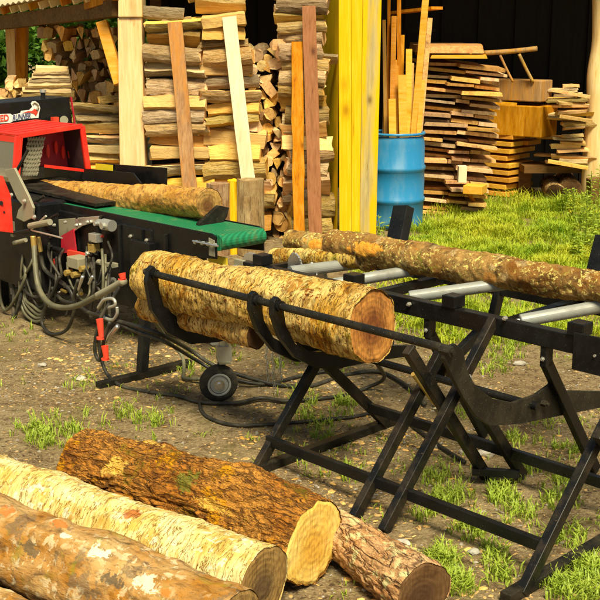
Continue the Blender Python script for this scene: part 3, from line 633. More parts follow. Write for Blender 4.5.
# red frame around the opening
fr = .03
for (i, j, w_) in ((0, 1, .035), (1, 2, .04), (3, 0, .055)):
    bm = BM(); bar(bm, H0[i], H0[j], w_, .02, ref=dA); obj('opening_frame', fix(bm), M['red'], hood, bevel=.004)
bm = BM(); lip0 = PA(45, 166, aH); lip1 = H0[2]; bar(bm, lip0, lip1, .02, .02, ref=dA); obj('opening_frame', fix(bm), M['red'], hood)
# perforated guard in the opening
bm = BM(); g0 = PA(24, 140, aH - .05); g1 = PA(45, 176, aH - .05); gu = PA(28, 137, aH - .05); e1 = (PA(45, 137, aH - .05) - gu); e2 = PA(22, 176, aH - .05) - gu
for i in range(-6, 9):          # diamond mesh of crossing strands, clipped to the panel
    for sg in (1, -1):
        t0, t1 = None, None
        for q in range(41):
            y_ = q / 40; x_ = (i / 6 + y_ * .75) if sg > 0 else (1 - i / 6 - y_ * .75)
            if 0 <= x_ <= 1:
                pt = gu + e1 * x_ * (1 - .1 * y_) + e2 * y_
                if t0 is None: t0 = pt
                t1 = pt
        if t0 is not None and (t1 - t0).length > .02: bar(bm, t0, t1, .010, .006, ref=dA)
obj('mesh_guard', fix(bm), M['greysteel'], hood)
# near side face with window frame
sd = [H0[0], H0[0] + bk, H0[3] + bk - Zv * .02, H0[3] - Zv * .02]
bm = BM(); plate(bm, [sd[0], sd[1], sd[1] - Zv * .05, sd[0] - Zv * .05], dB * .01); plate(bm, [sd[0] - dA * .0, sd[0] - dA * .06, sd[3] - dA * .06, sd[3]], dB * .01); obj('window_frame', fix(bm), M['red'], hood)
m, nt, b = newmat('dirty_clear_panel'); b.inputs['Base Color'].default_value = (.7, .65, .5, 1); b.inputs['Alpha'].default_value = .14; b.inputs['Roughness'].default_value = .2; M['clear'] = m
bm = BM(); plate(bm, [sd[0] - dA * .06 - Zv * .05, sd[1] - Zv * .05, sd[2], sd[3] - dA * .06], dB * .004); obj('window', fix(bm), M['clear'], hood)
# ribbed top
for k in range(9):
    p_ = H0[0].lerp(H0[1], (k + .7) / 9.6) + Zv * .014; bm = BM(); bar(bm, p_ - dA * .03, p_ + bk * .9, .012, .006); obj('rib', fix(bm), M['red'], hood)
# black cover with sticker
aC = -7.55
C0 = [PA(u, v, aC) for u, v in ((-40, 107), (69, 97), (73, 126), (-40, 134))]
bm = BM(); plate(bm, C0, -dA * .35); cov = pp('saw_cover', bm, M['black'], bevel=.006)
cX = (C0[1] - C0[0]).normalized(); cN = dA
def onC(u, v, k=.004): return PA(u, v, aC) + cN * k
# sticker outline (white), word shapes as text
bm = BM(); plate(bm, [onC(u, v, .002) for u, v in ((-12, 114.5), (10, 113.6), (12, 115), (20, 113), (21, 110.8), (29, 110), (32, 107), (30.6, 103.5), (32, 101.4), (35, 101), (38.4, 103.8), (40, 108), (38.8, 113), (38.2, 117.8), (28, 118.6), (13, 121), (10, 122.8), (-12, 124))], cN * .002)
stk = obj('sticker', fix(bm), M['white'], cov)
def text_part(s, name, mt, p_left, height, X, Zz, Nn, parent, squash=1.0, k=.0):
    cu = bpy.data.curves.new(name, 'FONT'); cu.body = s; cu.size = 1; cu.extrude = 0.01; cu.offset = .03
    to = bpy.data.objects.new('tmp', cu); col.objects.link(to); dg = bpy.context.evaluated_depsgraph_get()
    me = bpy.data.meshes.new_from_object(to.evaluated_get(dg)); bpy.data.objects.remove(to)
    xs = [v.co.x for v in me.vertices]; W = max(xs) - min(xs); x0 = min(xs); hcap = .7
    base = base_of(parent)
    for v in me.vertices:
        x, y, z = v.co; v.co = p_left + X * ((x - x0) / hcap * height * squash + y / hcap * height * k) + Zz * (y / hcap * height) + Nn * (z * .05) - base
    me.materials.clear(); me.materials.append(mt)
    o = bpy.data.objects.new(name, me); col.objects.link(o); o.parent = parent; return o, W / hcap * height * squash
hgt = (onC(0, 115) - onC(0, 122)).length
text_part('RED', 'lettering', M['redmark'], onC(-4.2, 122.0, .006), hgt * .93, cX, Zv, cN, cov, .86)
text_part('RUNNER', 'lettering', M['navy'], onC(12.2, 120.6, .006), hgt * .80, (onC(35, 117) - onC(13, 119.8)).normalized(), Zv, cN, cov, .66, .2)
# hook-tailed emblem
bm = BM(); plate(bm, [onC(u, v, .0055) for u, v in ((22, 113), (28, 111), (31.5, 111), (34, 108.6), (36, 109.8), (37.4, 112), (35.5, 116), (33.5, 113.8), (29, 112.4))], cN * .0015); obj('emblem', fix(bm), M['redmark'], cov)
bm = BM(); tube(bm, [onC(u, v, .006) for u, v in ((36.2, 110), (37.6, 106.6), (36.0, 103.8), (33.6, 102.9), (32.4, 104.6))], lambda t: .010 * (1 - .5 * t), 6); obj('emblem', fix(bm), M['greysteel'], cov)
# edge rail + knob on cover
bm = BM(); cyl(bm, PA(43, 99, aC - .1), PA(43, 91.5, aC - .1), .018, n=14); kb = pp('knob', bm, M['black'])
bm = BM(); cyl(bm, PA(43, 92.5, aC - .1), PA(43, 89.5, aC - .1), .026, n=14); obj('knob_cap', fix(bm), M['bright'], kb)
bm = BM(); bar(bm, PA(71, 97, aC + .02), PA(75, 126, aC + .02), .012, .01, ref=dA); pp('edge_trim', bm, M['darkred'])
bm = BM(); cyl(bm, PA(64, 120, aC + .03), PA(64, 120, aC + .1), .032, n=16); pp('lamp', bm, M['greysteel'])
bm = BM(); box(bm, PA(55, 121, aC + .05), dB, dA, Zv, .05, .04, .06); pp('latch', bm, M['redmark'])
# near red panel with slots and lever linkage
aP = -6.35
bm = BM(); plate(bm, [PA(u, v, aP) for u, v in ((-30, 172), (3, 176), (11, 196), (13.5, 233), (-30, 228))], -dA * .01); rp = pp('red_panel', bm, M['red'], bevel=.002)
for (u, v) in ((1, 203), (4, 212)):
    bm = BM(); cyl(bm, PA(u, v, aP + .001), PA(u, v, aP + .004), .014 if v < 210 else .006, n=12); obj('slot', fix(bm), M['black'], rp)
bm = BM(); plate(bm, [PB(u, v, 3.62) for u, v in ((4, 170), (14, 168), (28, 196), (33, 208), (32, 218), (24, 222), (16, 218), (18, 210), (22, 205), (17, 199))], dB * .018); lv = pp('lever_arm', bm, M['greysteel'], bevel=.003)
for (u, v) in ((12, 195), (25, 201), (35, 217)):
    bm = BM(); c0 = PB(u, v, 3.615); bolt(bm, c0, -dB, .016); obj('bolt', fix(bm), M['zinc'], lv)
bm = BM(); box(bm, PB(12.5, 229, 3.6), dA, dB, Zv, .03, .02, .1); pp('bracket', bm, M['greysteel'])
for a1, b1, mt, r_ in (((31, 230), (46, 216), 'zinc', .007), ((31, 230), (62, 238), 'zinc', .006), ((12, 233), (31, 230), 'black', .012), ((30, 226), (50, 222), 'greysteel', .02), ((14, 243), (26, 240), 'greysteel', .014)):
    bm = BM(); cyl(bm, PB(*a1, 3.6), PB(*b1, 3.6), r_, n=12); pp('control_lever', bm, M[mt])
# chassis
bm = BM()
box(bm, L(-6.25, 4.02, .50), dA, dB, Zv, 2.1, .42, .52)
pp('chassis', bm, M['black'], bevel=.01)
bm = BM(); box(bm, L(-6.85, 3.86, .52), dA, dB, Zv, 1.3, .42, .60); pp('engine_housing', bm, M['black'], bevel=.02)
bm = BM(); box(bm, L(-5.28, 3.80, .47), dA, dB, Zv, .20, .05, .42); pp('end_panel', bm, M['black'], bevel=.004)
bm = BM(); plate(bm, [PB(u, v, 3.765) for u, v in ((61, 236), (73, 229), (76, 253), (61, 253))], dB * .01); pp('red_panel', bm, M['darkred'])
bm = BM(); plate(bm, [PB(u, v, 3.75) for u, v in ((67, 250), (86, 254), (86, 258), (74, 262), (67, 255))], dB * .02); pp('valve_bracket', bm, M['redmark'])
bm = BM(); c0 = PB(79, 262, 3.70); box(bm, c0, dA, dB, Zv, .13, .1, .07); vb = pp('valve_block', bm, M['greysteel'], bevel=.006)
for (u, v) in ((72, 272), (79, 274), (87, 268)):
    bm = BM(); c0 = PB(u, v, 3.68); cyl(bm, c0, c0 - dB * .05, .02, n=8); obj('fitting', fix(bm), M['brass'], vb)
for (u, v, mt, r_) in ((95, 238, 'brass', .03), (96, 250, 'greysteel', .022), (55, 262, 'redmark', .025), (103, 236, 'redmark', .01)):
    bm = BM(); c0 = PB(u, v, 3.76); cyl(bm, c0, c0 - dB * .02, r_, n=16); cyl(bm, c0 - dB * .02, c0 - dB * .03, r_ * .5, n=8); pp('port', bm, M[mt])
# hydraulic motor near belt and below belt
for (c_, r_, l_) in (((108, 225), .035, .09), ((101, 223), .022, .05)):
    bm = BM(); c0 = PB(*c_, 3.76); cyl(bm, c0 - dA * l_ / 2, c0 + dA * l_ / 2, r_, n=18); cyl(bm, c0, c0 - dB * .05, r_ * .6, n=12); pp('hydraulic_motor', bm, M['zinc'])
for k, (u, v) in enumerate(((143, 246), (152, 247), (160, 249), (172, 252))):
    bm = BM(); c0 = PB(u, v, 3.86); cyl(bm, c0 - dA * .022, c0 + dA * .022, .038 if k < 3 else .025, n=20); pp('hydraulic_motor', bm, M['bright'] if k % 2 else M['zinc'])
# stand foot at the left
bm = BM(); bar(bm, L(-4.86, 3.17, .02), L(-4.86, 3.80, .02), .05, .04); pp('foot_bar', bm, M['blackdirty'], bevel=.003)
bm = BM(); p_ = G(148, 375, .03); bar(bm, L(-4.86, p_.dot(dB), .03), L(-4.9, p_.dot(dB) + .1, .66), .05, .05, ref=dA); pp('leg', bm, M['black'], bevel=.003)
for (a_, b_) in ((-6.9, 3.75), (-6.9, 4.3), (-5.4, 4.2)):
    bm = BM(); bar(bm, L(a_, b_, 0), L(a_, b_, .5), .06, .06, ref=dA); pp('leg', bm, M['black'])
# hoses of the machine
def hose_part(pts, r, mt, name='hose', parent=proc):
    bm = BM(); tube(bm, pts, r, 12, 8); return obj(name, fix(bm), M[mt], parent, smooth=True)
hz = lambda L_, b0=3.62, b1=3.62: [PB(u, v, b0 + (b1 - b0) * i / (len(L_) - 1)) for i, (u, v) in enumerate(L_)]
hose_part(hz([(34, 243), (35, 262), (38, 285), (46, 300), (58, 307), (76, 306), (95, 297), (110, 289), (124, 281)], 3.6, 3.35), .017, 'guardhose')
hose_part(hz([(124, 281), (112, 288), (97, 296)], 3.34, 3.36), .021, 'greysteel', 'hose_sleeve')
hose_part(hz([(40, 246), (44, 268), (58, 280), (70, 290), (75, 305)], 3.66, 3.66), .014, 'hose')
hose_part(hz([(33, 236), (34, 246), (35, 256)], 3.595, 3.595), .018, 'brass', 'fitting')
hose_part(hz([(38, 237), (40, 246), (41, 252)], 3.65, 3.65), .015, 'brass', 'fitting')
for k in range(4):
    hose_part(hz([(20 + 2.4 * k, 281), (20 + 2 * k, 296 + k), (24 + 3 * k, 312 - 2 * k), (34 + 2 * k, 321 - 3.2 * k), (44, 320 - 3 * k)], 3.66, 3.62), .010, 'guardhose')
hose_part(hz([(60, 276), (53, 292), (45, 308), (42, 322), (48, 332), (58, 334), (68, 328), (74, 312), (74, 296), (78, 280)], 3.60, 3.5), .011, 'hose')
hose_part(hz([(86, 268), (80, 285), (73, 298), (66, 316)], 3.66, 3.6), .009, 'hose'); hose_part(hz([(83, 276), (78, 290)], 3.62, 3.62), .012, 'bright', 'fitting')
hose_part(hz([(93, 276), (89, 284)], 3.6, 3.6), .010, 'bright', 'fitting')
hose_part(hz([(52, 288), (62, 300), (76, 304), (88, 312), (102, 316)], 3.64, 3.5), .011, 'hose')
hose_part(hz([(36, 296), (50, 294), (60, 292)], 3.7, 3.7), .007, 'bright', 'pipe')
# crowded dark plumbing on the side of the chassis
rq = random.Random(17)
for k in range(15):
    u0, v0 = rq.uniform(18, 112), rq.uniform(240, 268); u1 = u0 + rq.uniform(-24, 24); v1 = v0 + rq.uniform(25, 62); b0 = rq.uniform(3.60, 3.68)
    hose_part([PB(u0, v0, 3.72), PB(u0 + rq.uniform(-6, 6), (v0 + v1) / 2, b0), PB((u0 + u1) / 2 + rq.uniform(-10, 10), v1 + rq.uniform(0, 9), b0), PB(u1, v1 - rq.uniform(4, 18), b0), PB(u1 + rq.uniform(-4, 8), v0 + rq.uniform(0, 15), 3.74)], rq.uniform(.006, .011), rq.choice(('hose', 'hose', 'hose', 'rubber', 'guardhose')))
for k in range(26):
    u0, v0 = rq.uniform(14, 118), rq.uniform(232, 300); c0 = PB(u0, v0, 3.73); bm = BM(); t_ = rq.random()
    if t_ < .4: cyl(bm, c0 - dA * rq.uniform(.01, .05), c0 + dA * rq.uniform(.01, .05), rq.uniform(.008, .022), n=10)
    elif t_ < .7: box(bm, c0, dA, dB, Zv, rq.uniform(.03, .09), .05, rq.uniform(.02, .06))
    else: cyl(bm, c0, c0 - dB * .04, rq.uniform(.008, .016), n=6)
    obj('fitting', fix(bm), M[rq.choice(('black', 'black', 'blackdirty', 'greysteel', 'zinc', 'brass'))], proc, bevel=.002)
for k in range(9):                     # ribs, seams and bolts of the chassis side
    a_ = -6.9 + k * .23; bm = BM(); box(bm, L(a_, 3.805, .60), dA, dB, Zv, .02, .02, .30); pp('stiffener', bm, M['black'], bevel=.003)
for k in range(5):
    u, v = 44 + 11 * k, 222 + (k % 2) * 3; bm = BM(); bolt(bm, PB(u, v, 3.77), -dB, .011); pp('bolt', bm, M['zinc'])
for (u0, v0, u1, v1) in ((16, 172, 28, 150), (30, 205, 44, 196), (8, 184, 22, 214), (36, 226, 58, 214)):
    bm = BM(); cyl(bm, PB(u0, v0, 3.66), PB(u1, v1, 3.72), .010, n=10); pp('linkage_rod', bm, M['blackdirty'])
# loose hoses on the ground, and clutter around the couplings: separate things
def hose(pts, r, label, mt='hose', group='hydraulic hoses trailing under the log lift', cat='hose'):
    bm = BM(); tube(bm, pts, r, 12, 10); return tag(obj('hydraulic_hose', fix(bm), M[mt], None, smooth=True, loc=pts[0]), label, cat, group)
g_ = lambda u, v, z=.014: G(u, v, z)
hose([PB(123, 281, 3.35), PB(112, 300, 3.3), PB(101, 318, 3.25), g_(99, 345, .2), g_(106, 372, .06), g_(122, 386), g_(150, 392), (g_(178, 396)), g_(200, 402), g_(235, 403), g_(262, 398), g_(290, 401), g_(340, 396), g_(366, 388), g_(384, 378, .1), g_(376, 362, .3)], .0105,
     'grey black hose curving from the couplings down onto the ground past the small wheel')
hose([PB(101, 318, 3.3), PB(125, 323, 3.3), PB(160, 334, 3.3), g_(190, 350, .18), g_(215, 366, .1), g_(250, 378, .04), g_(280, 385), g_(310, 386), g_(345, 375), g_(380, 372), g_(410, 388), g_(425, 404, .02)], .0115,
     'upper black hose crossing in front of the small wheel towards the crossed legs')
hose([PB(98, 312, 3.3), PB(128, 328, 3.3), PB(165, 342, 3.3), g_(196, 360, .14), g_(225, 376, .06), g_(262, 384), g_(300, 376), g_(330, 370, .03), g_(362, 360, .12), g_(385, 356, .2)], .010,
     'lower black hose of the pair sagging in front of the small wheel')
hose([g_(201, 396), g_(200, 406), g_(208, 417), g_(235, 425), g_(275, 424), g_(320, 420), g_(352, 417), g_(382, 412), g_(404, 420), g_(440, 446), g_(465, 462)], .009,
     'thin hose lying nearest the foreground logs on bare ground')
hose([PB(152, 318, 3.4), g_(168, 340, .16), g_(182, 356, .06), g_(184, 370, .03), g_(184, 378, .02), g_(200, 379, .03)], .010, 'short pale grey hose bent towards the small wheel', 'guardhose')
hose([PB(100, 322, 3.25), PB(96, 335, 3.25), PB(95, 352, 3.25), PB(100, 360, 3.25), PB(104, 340, 3.22), PB(110, 322, 3.22)], .010, 'short black hose looping down beside the red dust caps')
bm = BM(); tube(bm, [PB(u, v, 3.28) for u, v in ((98, 308), (104, 300), (113, 299), (115, 305), (106, 309), (103, 316), (112, 320), (117, 314), (117, 307))], .009, 10, 8)
tag(obj('coupling', fix(bm), M['zinc'], None, smooth=True, loc=PB(98, 308, 3.28)), 'bent zinc pipe coupling joining the hoses beside the left log end', 'coupling')
for i, (u, v, h_) in enumerate(((100, 328, .10), (105, 352, .07), (122, 276, .03))):
    lb = ('larger red dust cap hanging from the hose bundle', 'smaller red dust cap hanging lowest from the hose bundle', 'tiny red plug between machine hose and log end')[i]
    c0 = PB(u, v, 3.2); bm = BM(); cyl(bm, c0 + Zv * h_ / 2, c0 - Zv * h_ / 2 + dA * .01, .02, .014, 12); cyl(bm, c0 - Zv * h_ * .5, c0 - Zv * h_ * .62, .022, n=12)
    tag(obj('dust_cap', fix(bm), M['redmark'], None, loc=c0), lb, 'dust cap', 'red dust caps on the hoses')
bm = BM(); tube(bm, [PB(u, v, 3.26) for u, v in ((106, 341), (112, 333), (118, 326))], .013, 10, 6)
tag(obj('quick_coupler', fix(bm), M['bright'], None, smooth=True, loc=PB(106, 341, 3.26)), 'shiny steel quick coupler beside the red dust caps', 'coupler')

# ------------------------------------------------------------------ shed
shed = thing('woodshed', V((-.4, 10.6, 0)), 'open wooden shed with a yellow planked corner, pale post and dark interior', 'shed')
def sp(name, bm, mt, parent=shed, **k): return obj(name, fix(bm), mt, parent, **k)
def vpost(bm, u0, u1, vt, vb, y, depth, yb=None):
    """upright between pixel columns at the depth y"""
    t0, t1 = PY(u0[0], vt, y), PY(u1[0], vt, y); b0, b1 = PY(u0[1], vb, y), PY(u1[1], vb, y); D = V((0, depth, 0))
    hull_box(bm, [b0, b1, b1 + D, b0 + D, t0, t1, t1 + D, t0 + D])
bm = BM(); vpost(bm, (117.5, 121), (141.5, 147), 18, 262, 10.0, .22); sp('post', bm, M['post'], bevel=.008)
bm = BM(); vpost(bm, (118, 118), (142, 142), -6, 17.4, 9.98, .24); sp('post_cap', bm, M['post'], bevel=.01)
bm = BM(); bar(bm, PY(102, 22, 10.25), PY(120, 84, 10.12), .10, .09, ref=V((0, 1, 0))); sp('brace', bm, M['boardend'], bevel=.004)
# yellow corner wall, stained return board
bm = BM(); yl0, yl1 = PY(338.5, 243, 10.0), PY(317, 236, 10.9)
for k in range(2):
    u0, u1 = 338.5 + 12.5 * k, 338.5 + 12.5 * (k + 1)
    vpost(bm, (u0, u0 + 1), (u1 - .15, u1 + .6 if k < 1 else 359.4), -60, 243, 10.0 + .004 * k, .05)
sp('planked_wall', bm, M['yellow'], bevel=.002)
bm = BM(); pa_, pb_ = PY(338.4, 100, 10.01), PY(316, 100, 10.9); hull_box(bm, [V((q.x, q.y + d_, z_)) for z_ in (0, 2.75) for q, d_ in ((pa_, 0), (pb_, 0), (pb_, .05), (pa_, .05))])
sp('angled_wall', bm, M['yellow'])
bm = BM(); vpost(bm, (363.6, 359.5), (383, 376), -60, 243, 10.0, .2); sp('corner_post', bm, M['yellowgrey'], bevel=.006)
# dark interior: back wall and side, ceiling, wall shade put into the board colour
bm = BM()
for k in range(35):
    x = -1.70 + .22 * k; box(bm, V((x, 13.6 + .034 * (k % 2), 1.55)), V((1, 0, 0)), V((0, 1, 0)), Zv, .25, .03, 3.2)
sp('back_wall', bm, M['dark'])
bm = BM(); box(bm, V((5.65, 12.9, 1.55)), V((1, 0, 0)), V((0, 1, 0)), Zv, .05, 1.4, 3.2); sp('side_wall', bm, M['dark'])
bm = BM()
hull_box(bm, [V((-1.45, 9.96, 2.68)), V((1.0, 9.96, 2.68)), V((1.0, 14, 3.6)), V((-1.45, 14, 3.6)), V((-1.45, 9.96, 2.73)), V((1.0, 9.96, 2.73)), V((1.0, 14, 3.65)), V((-1.45, 14, 3.65))])
hull_box(bm, [V((1.01, 11.85, 2.85)), V((5.9, 11.85, 2.85)), V((5.9, 14, 3.6)), V((1.01, 14, 3.6)), V((1.01, 11.85, 2.90)), V((5.9, 11.85, 2.90)), V((5.9, 14, 3.65)), V((1.01, 14, 3.65))])
sp('roof', bm, M['roof'])
# right round post
bm = BM(); pts = [PY(594, -10, 12.4), PY(592, 40, 12.4), PY(587, 75, 12.4), PY(588, 110, 12.4), PY(586, 150, 12.4), PY(584, 205, 12.4)]
tube(bm, [p_ + V((.14, 0, 0)) for p_ in pts], lambda t: .155 - .02 * math.sin(t * 5), 18, 6); sp('round_post', bm, M['post'], smooth=True)
bm = BM(); bar(bm, PY(600, 178, 12.1), PY(600, 215, 12.1), .26, .2, ref=V((0, 1, 0))); sp('post_base', bm, M['beam'], bevel=.01)
# small post + dark frame beside the pale post
bm = BM(); vpost(bm, (150, 150), (160, 160), -8, 24, 11.2, .1); sp('post', bm, M['beam'])
bm = BM(); bar(bm, PY(393, 13, 12.6), PY(437, 8, 12.0), .16, .03); sp('shelf_board', bm, M['orange'])
bm = BM(); bar(bm, PY(396, 32, 12.9), PY(432, 30, 12.6), .16, .03); sp('shelf_board', bm, M['dark'])

# left open bay: low lean-to
bay = thing('lean_to', PY(10, 75, 13.6) * 1.0, 'low lean-to with a corrugated roof, short rafter ends and orange posts at the left', 'lean-to')
def bp(name, bm, mt, parent=bay, **k): return obj(name, fix(bm), mt, parent, **k)
e0, e1 = PY(119, 8, 10.1), PY(-40, 28, 14.8)
bm = BM(); bar(bm, e0, e1, .14, .15); bp('beam', bm, M['beam'], bevel=.008)
dirb = (e1 - e0).normalized(); inw = dirb.cross(Zv).normalized()
if inw.y > 0: inw = -inw              # towards the viewer
for k in range(17):
    t = .03 + k * .06; c0 = e0.lerp(e1, t) + Zv * .115
    bm = BM(); bar(bm, c0 + inw * .13 - Zv * .01, c0 - inw * 2.6 + Zv * .85, .045, .075); bp('rafter', bm, M['post'] if k % 3 else M['orange'], bevel=.003)
bm = BM(); o0 = e0 - dirb * .15 + Zv * .165 + inw * .2; o1 = e1 + dirb * .6 + Zv * .165 + inw * .2; n_ = 190; rows = []
up = (-inw * 2.9 + Zv * .95)
for k in range(n_ + 1):
    c0 = o0.lerp(o1, k / n_) + Zv * (.012 * math.sin(k * 2 * math.pi / 6)); rows.append((bm.verts.new(c0), bm.verts.new(c0 + up), bm.verts.new(c0 - Zv * .008), bm.verts.new(c0 + up - Zv * .008)))
for k in range(n_):
    a_, b_ = rows[k], rows[k + 1]; bm.faces.new((a_[0], b_[0], b_[1], a_[1])); bm.faces.new((a_[2], a_[3], b_[3], b_[2])); bm.faces.new((a_[0], a_[2], b_[2], b_[0])); bm.faces.new((a_[1], b_[1], b_[3], a_[3]))
bp('corrugated_roof', bm, M['roof'], smooth=True)
bm = BM(); vpost(bm, (5, 9), (14.5, 17), 26, 120, 14.1, .12); bp('post', bm, M['post'], bevel=.004)
bm = BM(); vpost(bm, (16, 15), (26, 24), 26, 120, 14.0, .16); bp('post', bm, M['orange'], bevel=.004)
bm = BM(); bar(bm, PY(88, 3, 10.6), PY(122, -8, 10.0), .08, .12); bp('rafter', bm, M['orange'])

# ------------------------------------------------------------------ firewood pieces
def piece_mesh(kind, seed):
    rnd = random.Random(seed); n = 0; sec = []
    if kind == 'round': sec = [(math.cos(t) * rnd.uniform(.9, 1.08), math.sin(t) * rnd.uniform(.88, 1.08), 1) for t in np.linspace(0, 2 * math.pi, 13)[:-1]]
    elif kind == 'half':
        sec = [(math.cos(t) * rnd.uniform(.95, 1.08), math.sin(t) * rnd.uniform(.9, 1.1) - .35, 1) for t in np.linspace(0, math.pi, 8)] + [(-.35, -.42 + rnd.uniform(-.08, .08), 0), (.3, -.4 + rnd.uniform(-.1, .1), 0)]
    elif kind == 'wedge':
        w = rnd.uniform(.9, 1.25)
        sec = [(math.cos(t) * 1.35, math.sin(t) * 1.35 - .65, 1) for t in np.linspace(math.pi / 2 - w / 2, math.pi / 2 + w / 2, 5)] + [(-.42, -.05, 0), (rnd.uniform(-.1, .1), -.8, 0), (.4, -.1, 0)]
    else:
        sec = [(1, .55, 0), (.3, .68, 0), (-.95, .5, 0), (-1.05, -.35, 0), (-.2, -.6, 0), (.95, -.5, 0)]
        sec = [(x * rnd.uniform(.85, 1.1), y * rnd.uniform(.8, 1.25), 0) for x, y, _ in sec]
    bm = BM(); K = 7; rows = []; tw = rnd.uniform(-.12, .12)
    for i in range(K + 1):
        x = i / K - .5; row = []; cs, sn = math.cos(tw * x), math.sin(tw * x); g = 1 + rnd.uniform(-.05, .05)
        for (y, z, _) in sec:
            y2, z2 = (y * cs - z * sn) * g, (y * sn + z * cs) * g
            row.append(bm.verts.new((x + (rnd.uniform(-.03, .03) if i in (0, K) else 0), y2 + rnd.uniform(-.05, .05), z2 + rnd.uniform(-.05, .05) + .12 * math.sin(x * 3 + seed))))
        rows.append(row)
    m_ = len(sec)
    for i in range(K):
        for k in range(m_):
            f = bm.faces.new((rows[i][k], rows[i][(k + 1) % m_], rows[i + 1][(k + 1) % m_], rows[i + 1][k]))
            f.material_index = 1 if (sec[k][2] and sec[(k + 1) % m_][2]) else 0
    for r_ in (rows[0][::-1], rows[-1]): bm.faces.new(r_).material_index = 2
    fix(bm); me = bpy.data.meshes.new('firewood_' + kind); bm.to_mesh(me); bm.free()
    for q_ in ('split', 'fbark', 'splitend'): me.materials.append(M[q_])
    return me
pieces = {k: [piece_mesh(k, s * 11 + len(k)) for s in range(4)] for k in ('round', 'half', 'wedge', 'plank')}
fw_count = [0]
def piece(kind, c, length, r, yaw, roll, pitch=0, label='', group='', rz=None):
    me = random.choice(pieces[kind]); o = bpy.data.objects.new('firewood_log', me); col.objects.link(o)
    Mx = Matrix.Rotation(yaw, 4, 'Z') @ Matrix.Rotation(pitch, 4, 'Y') @ Matrix.Rotation(roll, 4, 'X') @ Matrix.Diagonal((length, r, r if rz is None else rz, 1))
    Mx.translation = c; o.matrix_world = Mx; tag(o, label, 'firewood', group); fw_count[0] += 1; return o
def sideon(cols_top, cols_bot, vt, vb, y, label, group, lean=0, tmin=12, tmax=20, kinds=('half', 'round', 'plank', 'plank', 'wedge'), yaw=.16):
    v = vb; i = 0
    while v > vt:
        th = random.uniform(tmin, tmax) if v < 196 else random.uniform(19, 25); f = (vb - v) / (vb - vt); u0 = cols_bot[0] + (cols_top[0] - cols_bot[0]) * f; u1 = cols_bot[1] + (cols_top[1] - cols_bot[1]) * f
        u0 += random.uniform(-5, 4); u1 += random.uniform(-5, 5)
        p_, q_ = PY(u0, v - th / 2, y), PY(u1, v - th / 2, y); k = random.choice(kinds)
        r_ = th / 2 / 1100 * 10.2 * (1.22 if k != 'wedge' else 1.35)
        roll = random.uniform(-.3, .3) + (math.pi if random.random() < .45 else 0)
        if k == 'wedge': roll = random.choice((0, math.pi)) + random.uniform(-.5, .5)
        piece(k, (p_ + q_) / 2 + V((0, random.uniform(-.05, .05) + r_, 0)), (q_ - p_).length, r_, random.uniform(-yaw, yaw), roll, random.uniform(-.07, .07), label, group, rz=r_ * (1.15 if k == 'plank' else 1.0))
        if random.random() < .62: piece(random.choice(('wedge', 'half')), (p_ + q_) / 2 + V((random.choice((-1, 1)) * random.uniform(.02, .14), .12, r_ * .9)), random.uniform(.25, .38), r_ * .75, random.uniform(-.4, .4), random.uniform(0, 6), random.uniform(-.1, .1), label, group)
        v -= th * .93
def endon(poly, vt, vb, y, label, group, step=11, yawc=math.pi / 2, kinds=('wedge', 'half', 'wedge', 'round', 'plank'), tall=1.0, dy=.08, limit=999):
    n = 0; v = vb; row = 0; rj = .35 if tall > 1.6 else 3.14
    while v > vt:
        f = (vb - v) / (vb - vt); u = poly[1][0] + (poly[0][0] - poly[1][0]) * f + (step / 2 if row % 2 else 0); ue = poly[1][1] + (poly[0][1] - poly[1][1]) * f
        while u < ue and n < limit:
            s = step * random.uniform(.7, 1.3); c = PY(u + random.uniform(-1.5, 1.5), v + random.uniform(-2, 2), y + random.uniform(0, dy)); r_ = s / 2 / 1100 * y * 1.2
            piece(random.choice(kinds), c + V((0, .2, 0)), random.uniform(.36, .44), r_, yawc + random.uniform(-.2, .2), (random.choice((0, math.pi)) if tall > 1.6 else 0) + random.uniform(-rj, rj), random.uniform(-.1, .1), label, group, rz=r_ * tall)
            n += 1; u += s
        v -= step * .82 * tall; row += 1
sideon((143, 202), (150, 214), 26, 236, 9.95, 'split firewood log laid crosswise in the stack beside the pale post', 'crosswise logs stacked beside the pale post', tmax=20)
sideon((198, 244), (212, 273), 12, 232, 9.95, 'split firewood log laid crosswise in the stack behind the pale leaning board', 'crosswise logs stacked behind the pale leaning board', tmin=11, tmax=19)
sideon((278, 324), (288, 331), 8, 240, 9.98, 'firewood log laid crosswise in the stack beside the yellow wall', 'crosswise logs stacked beside the yellow wall', tmin=10, tmax=16, kinds=('round', 'round', 'half', 'wedge'), yaw=.28)
endon(((246, 286), (272, 296)), 30, 242, 10.15, 'split firewood log seen end-on between the two crosswise stacks', 'firewood seen end-on between the stacks', 10.5, limit=72)
endon(((38, 120), (72, 122)), 30, 120, 11.6, 'split firewood log in the tall shaded pile beneath the lean-to beam', 'firewood piled beneath the lean-to beam', 7.6, tall=1.75, dy=.35, limit=135, kinds=('wedge', 'wedge', 'plank'))
endon(((3, 34), (0, 40)), 78, 112, 11.2, 'split firewood log end in the low pile above the black cover', 'low pile of firewood above the black cover', 8.5, tall=1.3, limit=34)
for k in range(8):
    p_, q_ = PY(22 + k * 2, 96 - 3.6 * k, 11.15), PY(74 - k * 1.0, 92 - 3.2 * k, 11.3)
    piece('plank' if k % 2 else 'half', (p_ + q_) / 2, (q_ - p_).length, .05, 0.02 * k, random.uniform(-.3, .3), .0, 'long split log lying along the top of the low pile', 'long logs on top of the low pile')
sideon((74, 118), (84, 120), 104, 176, 10.6, 'split firewood log laid crosswise in the low stack left of the pale post', 'crosswise logs left of the pale post', tmin=9, tmax=13)
print('FIREWOOD', fw_count[0])

